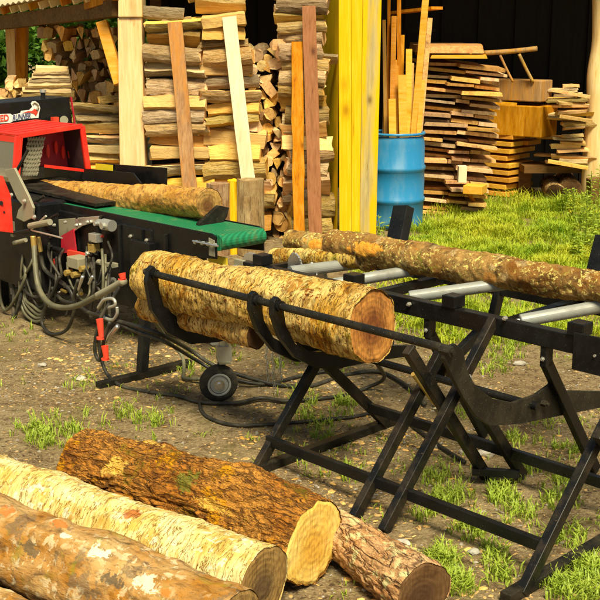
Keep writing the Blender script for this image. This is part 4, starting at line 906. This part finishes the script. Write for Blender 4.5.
# leaning boards
def leaner(top, bot, w0, y0, y1, mt, label, th=.03, jit=.03, name='leaning_board', group='boards leaning against the firewood'):
    a_, b_ = PY(*top, y0), PY(*bot, y1); bm = BM(); n_ = 8; D = (a_ - b_).normalized(); s = V((1, 0, 0)); s = (s - D * s.dot(D)).normalized(); f = s.cross(D).normalized(); rows = []
    for i in range(n_ + 1):
        c = b_.lerp(a_, i / n_) + s * random.uniform(-.003, .003); ww = w0 / 2 * random.uniform(1 - jit, 1 + jit)
        rows.append([bm.verts.new(c + s * sx * ww + f * sy * th / 2) for sx, sy in ((-1, -1), (1, -1), (1, 1), (-1, 1))])
    for i in range(n_):
        for k in range(4): bm.faces.new((rows[i][k], rows[i][(k + 1) % 4], rows[i + 1][(k + 1) % 4], rows[i + 1][k]))
    bm.faces.new(rows[0]); bm.faces.new(rows[-1])
    return tag(obj(name, fix(bm), mt, None, bevel=.003, loc=b_), label, 'board', group)
leaner((175, 22), (195, 246), .125, 9.93, 9.62, M['greyboard'], 'weathered grey-brown board leaning on the stack beside the pale post')
leaner((229, 17), (256, 246), .125, 9.92, 9.60, M['paleboard'], 'pale cream board leaning on the middle firewood stack')
leaner((297, 42), (299, 246), .105, 9.92, 9.66, M['orange'], 'rough orange board leaning next to the brown one', th=.045, jit=.10)
leaner((309, 6), (316, 246), .12, 9.90, 9.66, M['brownboard'], 'straight brown board leaning next to the orange one')
# standing slabs
def slab(u0, u1, vt, y, label, mt, d=.12, vb=262):
    bm = BM(); base = G((u0 + u1) / 2, 252); base.z = 0; p0, p1 = PY(u0, vt, y), PY(u1, vt, y); w = (p1.x - p0.x) / 2; cx = (p0.x + p1.x) / 2; h = p0.z; n_ = 16; rows = []
    for i in range(11):
        z = h * i / 10; rows.append([bm.verts.new((cx + w * math.cos(t) * (1 + .05 * noise.noise(V((t * 2, z * 3, u0)))), y + d * .9 * math.sin(t) * (1 + .2 * noise.noise(V((t * 3, z * 4, u0)))) + .06 * (z / h), z + (.02 * noise.noise(V((t, 3, u0))) if i == 10 else 0))) for t in np.linspace(0, 2 * math.pi, n_ + 1)[:-1]])
    for i in range(10):
        for k in range(n_): bm.faces.new((rows[i][k], rows[i][(k + 1) % n_], rows[i + 1][(k + 1) % n_], rows[i + 1][k]))
    bm.faces.new(rows[-1]); bm.faces.new(rows[0][::-1])
    tag(obj('standing_slab', fix(bm), mt, None, smooth=False, loc=V((cx, y, 0))), label, 'log slab', 'upright slabs behind the green belt')
slab(206, 229, 184, 9.40, 'narrow grey-brown weathered slab standing behind the cut log end on the conveyor', M['stump'])
slab(236, 264, 180, 9.42, 'wide grey-brown weathered slab standing above the green belt end', M['stump'])
slab(227, 238, 181, 9.46, 'thin yellow split slab wedged between the two grey-brown ones', M['yellow'], d=.08)

# ------------------------------------------------------------------ barrel and sticks
def barrel():
    c = PY(394.5, 226, 10.85); c.z = 0; R = .285; H_ = PY(395, 134, 10.85 - .28).z
    t = thing('barrel', c, 'faded light blue plastic barrel full of wooden sticks beside the yellow wall', 'barrel')
    prof_ = [(0, .01), (.93, 0), (.98, .03), (.97, .08), (.985, .27), (1.03, .285), (1.03, .315), (.985, .33), (1.0, .5), (.985, .60), (1.03, .615), (1.03, .645), (.985, .66), (.98, .88), (.93, .95), (.92, .965)]
    bm = BM(); n_ = 48; rows = [[bm.verts.new(c + V((R * r * math.cos(2 * math.pi * k / n_), R * r * math.sin(2 * math.pi * k / n_), H_ * z))) for k in range(n_)] for r, z in prof_ + [(.90, .955), (.90, .4), (0.02, .4)]]
    for i in range(len(rows) - 1):
        for k in range(n_): bm.faces.new((rows[i][k], rows[i][(k + 1) % n_], rows[i + 1][(k + 1) % n_], rows[i + 1][k]))
    obj('drum', fix(bm), M['blue'], t, smooth=True)
    bm = BM(); ring(bm, c + Zv * (H_ * .985), Zv, R * .95, .014, 48, 10); obj('rim', fix(bm), M['blue'], t, smooth=True)
    return c, H_
bc, bh = barrel()
sticks = [((384, 20), (386, 134), 3.5, .1, 'greyboard', 'dark thin stick furthest left in the barrel'), ((389, -10), (388, 134), 3, .12, 'orange', 'thin reddish stick in the barrel, beside the yellow wall'),
          ((394, 16), (391, 134), 5, .02, 'boardend', 'tall narrow yellow stick in the left half of the barrel'), ((399, -10), (399, 134), 4, .05, 'orange', 'tall orange lath rising out of frame above the barrel'),
          ((392, 99), (393, 134), 7, -.16, 'boardend', 'shortest wide yellow offcut in the barrel, at its front left'), ((402, 75), (404, 134), 8, -.14, 'boardend', 'wide yellow board end at the middle front of the barrel'),
          ((409, 49), (408, 134), 6, -.05, 'boardend', 'medium yellow board standing in the barrel centre'), ((426, -6), (411, 134), 6.5, -.08, 'boardend', 'tall pale board leaning right out of the barrel'),
          ((430, 18), (417, 134), 5, .05, 'board', 'brownish lath leaning right behind the tall pale board'), ((423, 80), (416, 134), 4.5, -.13, 'boardend', 'short pale stick leaning right at the barrel edge'),
          ((402, 35), (399, 134), 5, .1, 'orange', 'orange board partly hidden in the middle of the barrel'), ((412, 63), (411, 134), 4, .0, 'board', 'thin brown lath between the yellow board and tall pale board'),
          ((386, 45), (384, 134), 4, .14, 'board', 'rough brown stick behind the left edge of the barrel'), ((396, 60), (396, 134), 5, .0, 'boardend', 'yellow lath in front of the tall narrow stick')]
for top, bot, w, dy, mt, lb in sticks:
    y = 10.85 + dy * .9; b_ = PY(bot[0], bot[1] + 30, y); t_ = PY(*top, y + .12)
    bm = BM(); bar(bm, b_, t_, w / 1100 * 11, .02, ref=V((0, 1, 0)))
    tag(obj('wooden_stick', fix(bm), M[mt], None, bevel=.002, loc=b_), lb, 'stick', 'sticks standing in the blue barrel')

# ------------------------------------------------------------------ lumber stacks
def board_mesh(name, Ln, w, th, seed, mats=('board', 'board')):
    rnd = random.Random(seed); bm = BM(); n_ = 10; rows = []
    for i in range(n_ + 1):
        y = Ln * i / n_; a0 = rnd.uniform(-.012, .012); sag = .012 * math.sin(i * .8 + seed)
        rows.append([bm.verts.new((sx * w / 2 + a0, y, sz * th / 2 + sag + rnd.uniform(-.002, .002))) for sx, sz in ((-1, -1), (1, -1), (rnd.uniform(.93, 1), 1), (-rnd.uniform(.93, 1), 1))])
    for i in range(n_):
        for k in range(4): bm.faces.new((rows[i][k], rows[i][(k + 1) % 4], rows[i + 1][(k + 1) % 4], rows[i + 1][k]))
    bm.faces.new(rows[0]).material_index = 1; bm.faces.new(rows[-1]).material_index = 1
    fix(bm); me = bpy.data.meshes.new(name); bm.to_mesh(me); bm.free()
    for q_ in mats: me.materials.append(M[q_])
    return me
def put(me, name, loc, yaw, roll, label, cat, group, pitch=0, sc=(1, 1, 1)):
    o = bpy.data.objects.new(name, me); col.objects.link(o); o.matrix_world = Matrix.Translation(loc) @ Matrix.Rotation(yaw, 4, 'Z') @ Matrix.Rotation(roll, 4, 'Y') @ Matrix.Rotation(pitch, 4, 'X') @ Matrix.Diagonal((*sc, 1))
    return tag(o, label, cat, group)
bms = [board_mesh('sawn_board', 2.0, 1.0, .030, s) for s in range(8)]
lay = 0; v = 214
while v > 64:
    n_ = random.choice((2, 3, 3)); f = (214 - v) / 150; u0, u1 = 421 + 4 * f, 484 + 20 * f + random.uniform(-4, 6)
    cuts = sorted([u0] + [u0 + (u1 - u0) * (k / n_ + random.uniform(-.08, .08)) for k in range(1, n_)] + [u1])
    for k in range(n_):
        ua, ub = cuts[k], cuts[k + 1]; w = (ub - ua) / 1100 * 11.6; sl = (ua + ub) / 2 - 455
        c = PY((ua + ub) / 2, v + sl * .085 + random.uniform(-1.2, 1.2), 11.5 + random.uniform(-.13, .12) + (0.1 if k == 0 else 0))
        put(random.choice(bms), 'sawn_board', c, random.uniform(-.04, .04), random.uniform(.02, .13), 'sawn board in the tall stack behind the blue barrel', 'board', 'boards in the tall stack behind the barrel', sc=(w * .97, 1, random.uniform(.85, 1.25)))
    v -= random.uniform(5.6, 6.9); lay += 1
tb = board_mesh('sawn_board', 1.6, .62, .075, 31, ('greyboard', 'board')); put(tb, 'timber_plank', PY(455, 49, 11.45), 0, 0, 'thick dark plank, topmost on the tall board stack', 'plank', None)
tb = board_mesh('sawn_board', 1.6, .58, .035, 32, ('orange', 'boardend')); put(tb, 'timber_plank', PY(460, 57.5, 11.42), 0, 0, 'orange plank directly under the dark topmost plank', 'plank', None)
# second stack: thick boards, corner towards the viewer
def dvec(a): return V((math.cos(a), math.sin(a), 0))
runl = V((-.72, .69, 0)); acr = V((.69, .72, 0))
for k in range(9):
    cz = G(508, 199).copy(); z = .045 + k * .083; cor = V((cz.x, cz.y, z)) + runl * random.uniform(-.03, .04)
    for j in range(2):
        w_ = .27 + random.uniform(-.02, .02); bm = BM(); st = cor + acr * (j * .275 + w_ / 2) + runl * random.uniform(-.015, .02) * (1 + j)
        if k == 8 and j == 1: continue
        bar(bm, st, st + runl * 1.25, w_, .052)
        tag(obj('thick_board', fix(bm), M['boardend'], None, bevel=.004, loc=st), 'thick orange board in the low stack under the square beams' if k < 8 else 'single thick board on top of the low stack, under the big square beam', 'board', 'thick boards in the low stack' if k < 8 else None)
# two squared beams
def block(u0, uc, u1, vt, vb, y, label, mt, Lx=.9):
    c = PY(uc, (vt + vb) / 2, y); h = (vb - vt) / 1100 * y; dl = V((-.80, .60, 0)); dr = V((.60, .80, 0))
    wl = Lx; wr = (u1 - uc) / 1100 * y / .60
    bm = BM(); cen = c + dl * wl / 2 + dr * wr / 2; box(bm, cen, dl, dr, Zv, wl, wr, h)
    tag(obj('squared_beam', fix(bm), mt, None, bevel=.012, loc=cen), label, 'beam', 'squared beams on the lumber')
block(496, 542, 564, 107, 138, 12.42, 'big orange-brown squared beam, lower of the two on the lumber', M['orange'])
block(496, 541, 557, 81, 102, 12.45, 'grey-tan squared beam lying on top of the bigger one', M['greyboard'])
bm = BM(); bar(bm, PY(493, 102.5, 12.25), PY(515, 104, 12.35), .08, .03); tag(obj('wood_strip', fix(bm), M['orange'], None, loc=PY(493, 101.5, 11.75)), 'thin orange strip between the two squared beams', 'strip')
# right pile of slabs on a bearer
v = 162
while v > 84:
    f = (162 - v) / 80; u0 = 556 - 2 * f + random.uniform(-8, 10); u1 = random.uniform(574, 592) if v > 100 else random.uniform(566, 582); th = random.uniform(4, 7.5)
    p_, q_ = PY(u0, v, 12.35), PY(u1 + 6, v + random.uniform(-3, 3), 12.25)
    piece(random.choice(('plank', 'wedge', 'half')), (p_ + q_) / 2, (q_ - p_).length, .055, random.uniform(-.25, .25), random.uniform(-.3, .3), random.uniform(-.08, .08), 'rough slab offcut in the pile beside the round post', 'offcuts piled beside the round post', rz=th / 1100 * 12.5 * .55)
    if random.random() < .6:
        p_, q_ = PY(u0 - 12, v - 2, 12.65), PY(u0 + 25, v, 12.6); piece('plank', (p_ + q_) / 2, .5, .05, random.uniform(-.5, .5), .1, 0, 'rough slab offcut in the pile beside the round post', 'offcuts piled beside the round post', rz=.025)
    v -= th * .82
for k, (u, v, u2, v2, lb) in enumerate(((548, 161, 588, 168, 'long rough slab jutting out at the bottom of the offcut pile'), (560, 116, 592, 121, 'pale slab end jutting towards the round post'), (552, 90, 590, 97, 'grey slab jutting out near the top of the offcut pile'))):
    p_, q_ = PY(u, v, 12.1), PY(u2, v2, 12.0); bm = BM(); bar(bm, p_, q_, .12, .03); tag(obj('slab', fix(bm), M['board'], None, loc=p_), lb, 'slab')
# bearer keeping the offcut pile up: two dark blocks and a beam
bt = thing('pile_bearer', PY(565, 190, 12.6), 'dark timber bearer holding up the offcut pile', 'bearer')
bm = BM(); z0 = PY(565, 168, 12.5).z - .02; bar(bm, V((2.55, 12.75, z0)), V((3.5, 12.75, z0)), .5, .08); obj('beam', fix(bm), M['beam'], bt)
for x in (2.62, 3.42): bm = BM(); bar(bm, V((x, 12.85, 0)), V((x, 12.85, z0 - .042)), .14, .14); obj('leg', fix(bm), M['beam'], bt)
# pole frame on top of the stack
pf = thing('pole_frame', PY(520, 80, 12.6), 'pale wooden pole trestle standing on the squared beams against the dark', 'trestle')
for (a_, b_, r_) in (((484, 53), (537, 48.5), .028), ((500, 55), (513, 82), .014), ((519, 54), (533, 82), .018)):
    bm = BM(); tube(bm, [PY(*a_, 12.5), PY((a_[0] + b_[0]) / 2, (a_[1] + b_[1]) / 2 + .6, 12.5), PY(*b_, 12.5)], r_, 10, 6); obj('pole', fix(bm), M['greyboard'], pf, smooth=True)
# loose sticks and offcuts near the lumber
def offcut(p_, q_, w, h, mt, lb, name='offcut'):
    bm = BM(); bar(bm, p_, q_, w, h); tag(obj(name, fix(bm), M[mt], None, bevel=.002, loc=p_), lb, 'offcut', 'offcuts lying at the foot of the lumber')
offcut(G(450, 212, .03), G(480, 209, .04), .09, .02, 'board', 'flat pale offcut on the ground at the foot of the tall stack')
offcut(G(487, 209, .02), G(510, 216, .02), .06, .02, 'paleboard', 'thin whitish offcut on the grass beside the reddish stick')
offcut(G(481, 211, .02), PY(466, 190, 11.4), .03, .03, 'orange', 'reddish stick leaning on the foot of the tall stack')
offcut(G(531, 200, .02), G(572, 211, .02), .05, .025, 'yellow', 'yellow lath lying on the grass in front of the low stack')
bm = BM(); c0 = PY(474, 188, 11.25); box(bm, PY(475, 189, 11.2), V((.9, -.4, 0)).normalized(), V((.4, .9, 0)).normalized(), Zv, .2, .2, .085); tag(obj('offcut', fix(bm), M['boardend'], None, bevel=.004, loc=c0), 'square block wedged between the two stacks, lying flat', 'offcut')
bm = BM(); box(bm, PY(462, 174, 11.25), V((1, 0, 0)), V((0, 1, 0)), Zv, .085, .1, .17); tag(obj('offcut', fix(bm), M['paleboard'], None, bevel=.004, loc=PY(462, 174, 11.25)), 'short upright pale offcut tucked into the tall stack front', 'offcut')
# round logs in the dark under the pile
for k, (u, v, r_) in enumerate(((556, 191, .11), (571, 189, .13))):
    c0 = PY(u, v, 12.3 + .1 * k); make_log('log', V((c0.x, c0.y, r_)), V((c0.x + .1, c0.y + .8, r_)), r_, r_, bk_low, e_dark,
             ('smaller', 'larger')[k] + ' round log lying in the dark under the offcut pile', 'log', 'logs under the offcut pile', res=.03, seed=40 + k)

# ------------------------------------------------------------------ ground
def gh(x, y): return .010 * noise.noise(V((x * 2.2, y * 2.2, 0))) + .004 * noise.noise(V((x * 9, y * 9, 3)))
bm = BM()
xs = [-400, -120, -40, -15, -8, -5] + list(np.arange(-4, 5.01, .06)) + [6, 8, 15, 40, 120, 400]
ys = [-200, -40, -10, 0, 1.5] + list(np.arange(2.4, 13.01, .06)) + [14, 16, 20, 30, 60, 150, 600]
grid = [[bm.verts.new((x, y, gh(x, y) if abs(x) < 6 and 1 < y < 15 else 0)) for x in xs] for y in ys]
for j in range(len(ys) - 1):
    for i in range(len(xs) - 1): bm.faces.new((grid[j][i], grid[j][i + 1], grid[j + 1][i + 1], grid[j + 1][i]))
tag(obj('ground', bm, M['ground'], smooth=True), kind='structure')
# stones and chips as ground litter
def scatter(name, n, size, mt, region, kind='stuff', flat=.5, lab=None):
    bm = BM()
    for _ in range(n):
        x, y = region()
        if noise.noise(V((x * 1.7, y * 1.7, size * 900))) + .5 * noise.noise(V((x * 6, y * 6, size * 500))) < random.uniform(-.45, .35): continue
        s = size * min(2.0, math.exp(random.gauss(0, .55))); z = gh(x, y) + s * flat * .25
        bmx = Matrix.Translation((x, y, z)) @ Matrix.Rotation(random.uniform(0, 6.3), 4, 'Z') @ Matrix.Rotation(random.uniform(-.3, .3), 4, 'X') @ Matrix.Diagonal((s, s * random.uniform(.22, .85), s * flat, 1))
        vs = [bmx @ V(p_) for p_ in ((-1, -.3, 0), (-.3, -1, 0), (.8, -.7, 0), (1, .4, 0), (.2, 1, 0), (-.8, .7, 0))]
        tp = [bmx @ V((p_[0] * .6 + random.uniform(-.1, .1), p_[1] * .6, .8)) for p_ in ((-1, -.3), (-.3, -1), (.8, -.7), (1, .4), (.2, 1), (-.8, .7))]
        a_ = [bm.verts.new(q) for q in vs]; b_ = [bm.verts.new(q) for q in tp]
        for k in range(6): bm.faces.new((a_[k], a_[(k + 1) % 6], b_[(k + 1) % 6], b_[k]))
        bm.faces.new(b_)
    tag(obj(name, bm, mt), kind=kind)
def R_near():
    u, v = random.uniform(-20, 620), 600 - 420 * random.random() ** .8
    p_ = G(u, v); return p_.x, p_.y
scatter('gravel', 6500, .0055, M['stone'], R_near, flat=.5)
scatter('wood_chips', 15000, .0048, M['chip'], R_near, flat=.25)
def dark_chips():
    p_ = G(random.uniform(-20, 620), 600 - 380 * random.random()); return p_.x, p_.y
m, nt, b = newmat('dead_leaf_litter'); b.inputs['Base Color'].default_value = (.05, .028, .012, 1); b.inputs['Roughness'].default_value = .9; M['litter'] = m
scatter('leaf_litter', 9000, .006, M['litter'], dark_chips, flat=.15)
def under():
    a_, b_ = random.choice(((-4.3, 4.0), (-3.3, 3.5), (-2.5, 2.9), (-5.2, 3.6), (-3.0, 2.6))); p_ = L(a_ + random.gauss(0, .35), b_ + random.gauss(0, .28), 0); return p_.x, p_.y
scatter('bark_scraps', 2200, .010, M['fbark'], under, flat=.2)
scatter('splinters', 2200, .009, M['chip'], under, flat=.15)
# some stones large enough to count
bigst = [(484, 542, 34), (465, 453, .0), (485, 455, .0), (402, 545, 0), (42, 366, 0), (80, 380, 0), (432, 447, 0), (478, 430, 0), (215, 345, 0), (548, 352, 0), (573, 338, 0), (520, 365, 0)]
st_lab = ['pale stone in the grass before the right foot bar', 'flat grey stone between the crossed legs, leftmost of a pair', 'flat grey stone between the crossed legs, rightmost of a pair',
          'brown stone beside the dark log end', 'pale stone left of the hose loop', 'whitish stone in front of the hose bundle', 'small stone under the lift arm', 'small stone beneath the curved arm plate', 'stone beneath the golden log',
          'stone in the grass under the right roller', 'small stone near the right bearing block', 'stone beyond the right crossed leg']
for (u, v, _), lb in zip(bigst, st_lab):
    if v > 540 and u == 484: u, v = 474, 553
    c0 = G(u, v); s = random.uniform(.02, .034); bm = BM(); bmesh.ops.create_icosphere(bm, subdivisions=2, radius=1)
    for vv in bm.verts: q = vv.co.copy(); vv.co = V((q.x * s * 1.2, q.y * s, q.z * s * .55)) * (1 + .3 * noise.noise(q * 1.4 + V((u, v, 0)))) + c0 + Zv * s * .3
    tag(obj('stone', fix(bm), M['stone'], None, smooth=False, loc=c0), lb, 'stone', 'loose stones on the bare ground')

# grass
def blades(bm, x, y, n, h, spread, wid=.006):
    for _ in range(n):
        a = random.uniform(0, 6.28); rr = spread * math.sqrt(random.random()); bx, by = x + rr * math.cos(a), y + rr * math.sin(a); z = gh(bx, by) - .003
        hh = h * random.uniform(.5, 1.25); la = random.uniform(0, 6.28); ln = hh * random.uniform(.25, .95); d = V((math.cos(la), math.sin(la), 0)); s = V((-d.y, d.x, 0)) * wid * random.uniform(.6, 1.2)
        p0 = V((bx, by, z)); p1 = p0 + d * ln * .3 + Zv * hh * .6; p2 = p0 + d * ln + Zv * hh * random.uniform(.7, 1.0)
        a_, b_, c_, d_, e_ = (bm.verts.new(q) for q in (p0 - s * .6, p0 + s * .6, p1 - s, p1 + s, p2))
        bm.faces.new((a_, b_, d_, c_)); bm.faces.new((c_, d_, e_))
bm = BM()
n = 0
while n < 10500:                    # lawn strip in front of the lumber
    u, v = random.uniform(350, 640), random.uniform(202, 345)
    edge = 430 - (v - 205) * .3
    dens = 1.0 if (u > edge and v < 285) else (.35 if v < 300 else .16) * (1 if u > 390 else .35)
    p_ = G(u, v)
    dens *= .18 + 1.5 * max(0, noise.noise(V((p_.x * 2.4, p_.y * 2.4, 5))) + .22)
    if random.random() < dens: hg = .5 + 1.3 * abs(noise.noise(V((p_.x * 3.1, p_.y * 3.1, 11)))) * 1.6; blades(bm, p_.x, p_.y, 8, (.085 if v > 215 else .13) * hg, .05, .0042); n += 1
tag(obj('grass', bm, M['grass']), kind='stuff')
bm = BM()
cl = [(450, 500, 26), (500, 495, 22), (470, 530, 20), (440, 560, 30), (455, 585, 30), (520, 515, 14), (560, 500, 12), (585, 570, 30), (590, 595, 26), (560, 590, 20), (500, 575, 14), (490, 555, 10), (505, 350, 12), (520, 345, 16), (495, 365, 12),
      (430, 512, 10), (545, 420, 8), (345, 408, 12), (308, 415, 12), (300, 400, 8), (328, 432, 8), (350, 470, 8), (30, 432, 14), (60, 425, 10), (50, 443, 14), (80, 437, 8), (130, 416, 8), (150, 425, 8), (84, 383, 5), (290, 360, 8), (385, 350, 8),
      (193, 372, 8), (230, 352, 6), (20, 330, 3), (205, 335, 5), (515, 440, 8), (570, 450, 8), (560, 480, 10), (465, 415, 5), (440, 480, 14), (550, 540, 10), (575, 540, 10), (530, 470, 6)]
for u, v, k in cl:
    for _ in range(int(k * 2.3)):
        p_ = G(u + random.gauss(0, 9), v + random.gauss(0, 6)); blades(bm, p_.x, p_.y, random.randint(3, 8), .055, .02, .0035)
for _ in range(1500):
    u, v = random.uniform(-10, 610), random.uniform(290, 600); p_ = G(u, v)
    if noise.noise(V((p_.x * 1.8, p_.y * 1.8, 9))) + random.uniform(-.2, .2) > .1: blades(bm, p_.x, p_.y, random.randint(2, 6), .032, .03, .0035)
tag(obj('sparse_grass', bm, M['weed']), kind='stuff')

# weeds (plants): stem with leaves
def weed(u, v, h, nleaf, label, y=None, lean=0):
    p_ = G(u, v) if y is None else V((PY(u, v, y).x, y, 0)); t = thing('weed', p_, label, 'plant', 'weeds growing by the shed')
    bm = BM(); top = p_ + V((lean, 0, h)); tube(bm, [p_, p_.lerp(top, .5) + V((.01, 0, 0)), top], .004, 6, 5); obj('stem', fix(bm), M['weed'], t)
    bm = BM()
    for i in range(nleaf):
        f = .15 + .85 * i / nleaf; c = p_.lerp(top, f); a = i * 2.4 + random.random(); d = V((math.cos(a), math.sin(a), random.uniform(.1, .6))).normalized(); l_ = random.uniform(.06, .11) * (1.15 - .5 * f); s = d.cross(Zv).normalized() * l_ * .24
        q = [c, c + d * l_ * .5 + s + Zv * .005, c + d * l_ - Zv * .012, c + d * l_ * .5 - s + Zv * .005]; bm.faces.new([bm.verts.new(x) for x in q])
    obj('leaves', bm, M['weed'], t)
weed(368, 240, .30, 14, 'leafy weed at the foot of the stained corner post'); weed(378, 238, .22, 10, 'shorter weed between corner post and blue barrel'); weed(392, 232, .18, 9, 'small weed in front of the blue barrel')
for i, (u, v, h) in enumerate(((588, 226, .55), (596, 232, .65), (580, 235, .40), (602, 245, .6), (592, 252, .42))):
    weed(u, v, h, 30, ('tall leafy weed before the round post', 'tallest leafy weed at the right edge before the post base', 'bushy weed left of the taller ones by the round post', 'leafy weed at the very right edge above the log stop', 'low leafy weed just above the right log stop')[i])

for i, (u, v, h) in enumerate(((572, 222, .35), (584, 246, .50), (599, 262, .45), (565, 214, .28), (604, 215, .75), (577, 262, .22))):
    weed(u, v, h, 34, ('slender weed before the dark gap under the offcut pile', 'dense weed halfway down the lawn beside the right log stop', 'leafy weed touching the top of the right log stop', 'short weed at the right corner of the low board stack', 'very tall weed overlapping the dark post base', 'low weed alone on the lawn left of the right log stop')[i])

# ------------------------------------------------------------------ trees behind
def tree(x, y, h, R, n, label, zc=.62):
    t = thing('tree', V((x, y, 0)), label, 'tree', 'trees behind the shed')
    bm = BM(); tube(bm, [V((x, y, -.05)), V((x + .08, y, h * .4)), V((x - .05, y + .1, h * .85))], lambda q: .16 * (1 - .75 * q), 10, 6)
    for k in range(6):
        a = k * 1.05; z = h * (.3 + .09 * k); tube(bm, [V((x, y, z)), V((x + math.cos(a) * R * .4, y + math.sin(a) * R * .4, z + .3)), V((x + math.cos(a) * R * .8, y + math.sin(a) * R * .8, z + .7))], lambda q: .05 * (1 - .8 * q), 6, 4)
    obj('trunk', fix(bm), M['fbark'], t, smooth=True)
    cen = [(V((x, y, h * zc)) + V((random.gauss(0, R * .45), random.gauss(0, R * .45), random.gauss(0, h * .22))), random.uniform(.3, .6) * R * .6) for _ in range(34)]
    bm = BM()
    for _ in range(n):
        c, r_ = random.choice(cen); p_ = c + V((random.gauss(0, 1), random.gauss(0, 1), random.gauss(0, .8))) * r_ * .6
        if p_.z < .1: continue
        d = V((random.gauss(0, 1), random.gauss(0, 1), random.gauss(0, .6))).normalized(); s = d.cross(V((random.gauss(0, 1), random.gauss(0, 1), random.gauss(0, 1)))).normalized(); l_ = random.uniform(.05, .10)
        bm.faces.new([bm.verts.new(q) for q in (p_ - d * l_, p_ + s * l_ * .5, p_ + d * l_, p_ - s * l_ * .5)])
    obj('crown', bm, M['leaf'], t)
tree(-5.2, 18.5, 3.6, 1.5, 14000, 'dense green tree seen between the orange lean-to posts', .45)
tree(-3.9, 19.5, 4.2, 1.5, 12000, 'leafy tree behind the dark pile beneath the lean-to beam', .45)
tree(-2.2, 17.5, 5.2, 1.3, 12000, 'leafy tree peeking between the pale post and the stack', .5)
tree(-6.8, 17.0, 4.0, 1.3, 9000, 'green tree at the far left edge beyond the lean-to', .45)

# ------------------------------------------------------------------ light, sky, camera
EL, AZ = math.radians(57), math.radians(10)        # azimuth from behind the camera, towards the left
to_sun = V((math.sin(AZ) * math.cos(EL), -math.cos(AZ) * math.cos(EL), math.sin(EL)))
sun = bpy.data.lights.new('sun', 'SUN'); sun.energy = 4.4; sun.angle = math.radians(20); sun.color = (1.0, .90, .62)
so = bpy.data.objects.new('sun', sun); col.objects.link(so); so.rotation_euler = to_sun.to_track_quat('Z', 'Y').to_euler()
w = bpy.data.worlds.new('World'); scene.world = w; w.use_nodes = True; nt = w.node_tree
sky = nt.nodes.new('ShaderNodeTexSky'); sky.sky_type = 'NISHITA'; sky.sun_disc = False; sky.sun_elevation = EL
sky.sun_rotation = math.atan2(to_sun.x, to_sun.y)
sky_tint = nt.nodes.new('ShaderNodeMix'); sky_tint.data_type = 'RGBA'; sky_tint.blend_type = 'MULTIPLY'; sky_tint.inputs[0].default_value = 1; sky_tint.inputs[7].default_value = (1.0, .88, .66, 1)   # warm white-balance tint on the sky colour
nt.links.new(sky.outputs[0], sky_tint.inputs[6]); nt.links.new(sky_tint.outputs[2], nt.nodes['Background'].inputs['Color']); nt.nodes['Background'].inputs['Strength'].default_value = .07
cam = bpy.data.cameras.new('camera'); co = bpy.data.objects.new('camera', cam); col.objects.link(co)
cam.sensor_width = 36; cam.lens = FPX / 600 * 36; cam.clip_end = 2000; cam.clip_start = .05
co.location = cC; co.rotation_euler = (math.pi / 2 - PITCH, 0, 0); scene.camera = co
scene.view_settings.view_transform = 'Standard'; scene.view_settings.look = 'None'; scene.view_settings.gamma = 1; scene.view_settings.exposure = .78
scene.view_settings.use_curve_mapping = False

print('FW', sum(1 for o in bpy.data.objects if o.get('category') == 'firewood'), 'BOARDS', sum(1 for o in bpy.data.objects if o.get('category') == 'board'))
